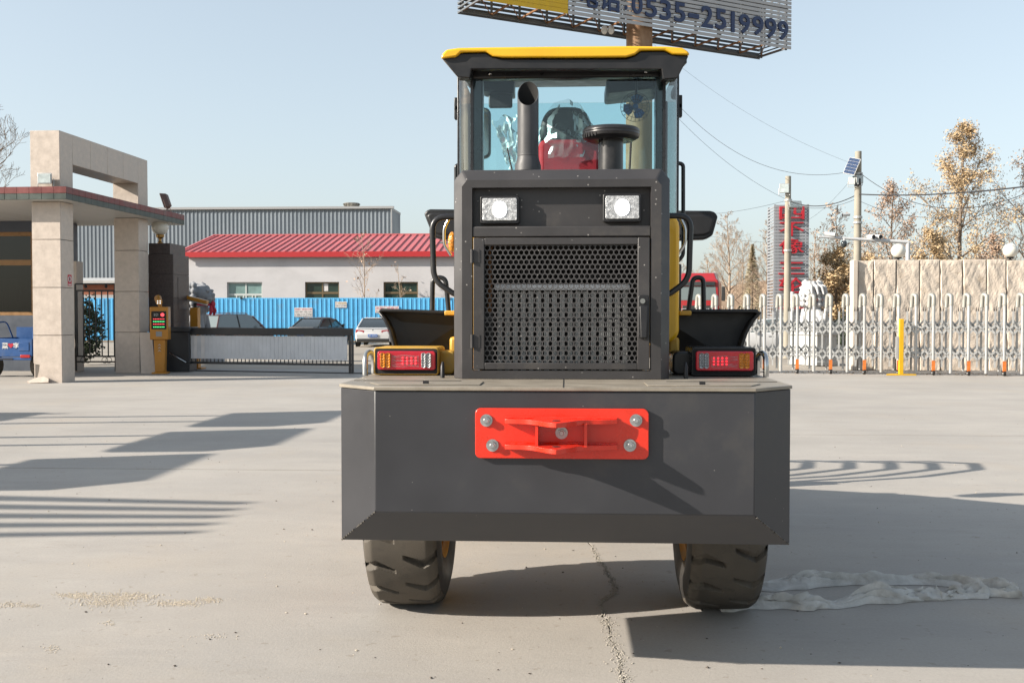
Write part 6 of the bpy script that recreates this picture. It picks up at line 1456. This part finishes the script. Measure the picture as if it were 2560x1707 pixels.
# dark bush inside the side gate; hedge row beyond the folding gate
def bush(name, label, x_, y_, w_, d_, h, n, seed, mat='leaf_green', cat='shrub', s=.07):
    t = thing(name, label, cat, (x_,y_,0)); r_ = random.Random(seed); c = MB(); st = MB()
    for k in range(7): a = r_.uniform(0,6.28); st.tube([(x_,y_,0),(x_+math.cos(a)*w_*.2,y_+math.sin(a)*d_*.2,h*.5),(x_+math.cos(a)*w_*.38,y_+math.sin(a)*d_*.38,h*.85)], [.03,.02,.008], 5)
    st.build('stems', MT['bark'], t)
    for k in range(n):
        u = Vector((r_.gauss(0,1),r_.gauss(0,1),r_.gauss(0,1))).normalized()*r_.uniform(.55,1.0); lump = 1+.35*noise.noise((u.x*2.5+seed,u.y*2.5,u.z*2.5))
        q = Vector((x_+u.x*w_/2*lump, y_+u.y*d_/2*lump, max(.1,h*.52+u.z*h*.5*lump))); sz = s*r_.uniform(.6,1.3)
        a = Vector((r_.uniform(-1,1),r_.uniform(-1,1),r_.uniform(-.6,1))).normalized(); o_ = a.orthogonal().normalized()*sz*.55; a *= sz
        c.add([q-a,q+o_,q+a,q-o_], [(0,1,2,3)])
    tag(c.build('foliage', MT[mat], t), kind='stuff')
bush('evergreen_bush', 'dark green bush behind the iron side gate', PX(205,33), 33, 1.5, 1.3, PZ(742,33), 1700, 1)
for k, (px, lab) in enumerate(((1790,'clipped green hedge bush nearest the red truck'),(1862,'clipped green hedge bush left of the sign tower'),(2118,'clipped green hedge bush against the stone wall end'))):
    bush('hedge_bush', lab, PX(px,46), 46, 1.45 if k < 2 else 1.1, 1.0, PZ(768,46), 900, 20+k, cat='hedge')
# hill and far ground
M('hill_earth', (.30,.205,.135), .95, var=.25, vs=.25, bump=.5, bs=.6, world=True)
def hill(u, v):
    x_ = -6+110*u; y_ = 105+70*v; h = (3.1*math.exp(-((x_-24)/14)**2)+2.8*math.exp(-((x_-48)/16)**2)+2.2*math.exp(-((x_-75)/22)**2))*math.sin(PI*min(1,v*1.4))**.6*1.55
    return (x_, y_, -.2+h*1.15+.5*noise.noise((x_*.12,y_*.12,0))*(h > .2))
tag(MB().grid(hill, 90, 30).build('hill', MT['hill_earth'], smooth=80), kind='structure')
scr = MB(); rr = random.Random(9)
for k in range(2600):
    x_ = rr.uniform(14,62); y_ = rr.uniform(82,104); h = rr.uniform(.5,2.6); scr.tube([(x_,y_,0),(x_+rr.uniform(-.5,.5),y_,h*.6),(x_+rr.uniform(-.9,.9),y_+rr.uniform(-.3,.3),h)], [.03,.02,.008], 3, caps=False)
tag(scr.build('scrub', MT['bark_pale']), 'brown leafless scrub at the foot of the hill', 'scrub', kind='stuff')

# ================================================================ machines parked out of the picture on the left, whose shadows cross the yard
def lift_arms(root, y_end, z_end, fork=False):
    """boom raised high with a bucket (or a tined fork) on it, in the machine's own frame (front = +Y)"""
    add = lambda mb, nm, m_, **k: (lambda o: (setattr(o, 'parent', root), setattr(o, 'matrix_parent_inverse', Matrix.Identity(4)), o)[2])(mb.build(nm, MT[m_], None, **k))
    for sx in (-1, 1):
        add(MB().tube([(sx*.45,1.5,1.7),(sx*.45,3.2,2.3),(sx*.45,y_end-.5,z_end)], [.07,.08,.06], 8), 'boom_arm', 'yellow_paint', smooth=60)
    if fork:
        add(MB().box(-.95,.95,y_end-.5,y_end-.4,z_end-.1,z_end+.15), 'fork_carriage', 'yellow_paint')
        for k in range(5): add(MB().tube([(-.8+.4*k,y_end-.45,z_end),(-.8+.4*k,y_end+1.2,z_end-.05),((-.8+.4*k)*.75,y_end+3.3,z_end+.05)], [.10,.10,.06], 8), 'fork_tine', 'black_paint', smooth=60)
    else:
        prof = [(y_end-.5,z_end-.35),(y_end+.0,z_end-.55),(y_end+.75,z_end-.35),(y_end+.75,z_end-.32),(y_end,z_end-.48),(y_end-.42,z_end-.3),(y_end-.42,z_end+.35),(y_end-.3,z_end+.5),(y_end-.38,z_end+.55),(y_end-.5,z_end+.4)]
        add(MB().prism(prof, 'x', -.98, .98), 'bucket', 'yellow_paint')
        for sx in (-1, 1): add(MB().prism([(y_end-.5,z_end-.35),(y_end,z_end-.55),(y_end+.75,z_end-.35),(y_end-.3,z_end+.5)], 'x', sx*.98-.02, sx*.98+.02), 'bucket_cheek', 'yellow_paint')
for k, (x_, y_) in enumerate(((-17.1, 13.8), (-17.1, 11.05), (-17.6, 8.3), (-21.4, 4.95))):
    c_ = copy_tree(loader); c_.location = (x_, y_, 0); c_.rotation_euler.z = R(-90)
    for ch in list(c_.children):
        if ch.name.split('.')[0] in ('fork_tine','grapple_tine','grapple_shaft','fork_carriage','boom_arm'): bpy.data.objects.remove(ch)
    lift_arms(c_, 5.9 if k < 3 else 5.6, 3.35 if k < 3 else 4.7, fork=(k == 3))
    c_['label'] = ('wheel loader with raised bucket farthest back in the row left of the yard', 'wheel loader with raised bucket second from the back of the row', 'wheel loader with raised bucket second from the front of the row', 'wheel loader with raised tined fork nearest in the row left of the yard')[k]; c_['group'] = 'loaders parked in a row'
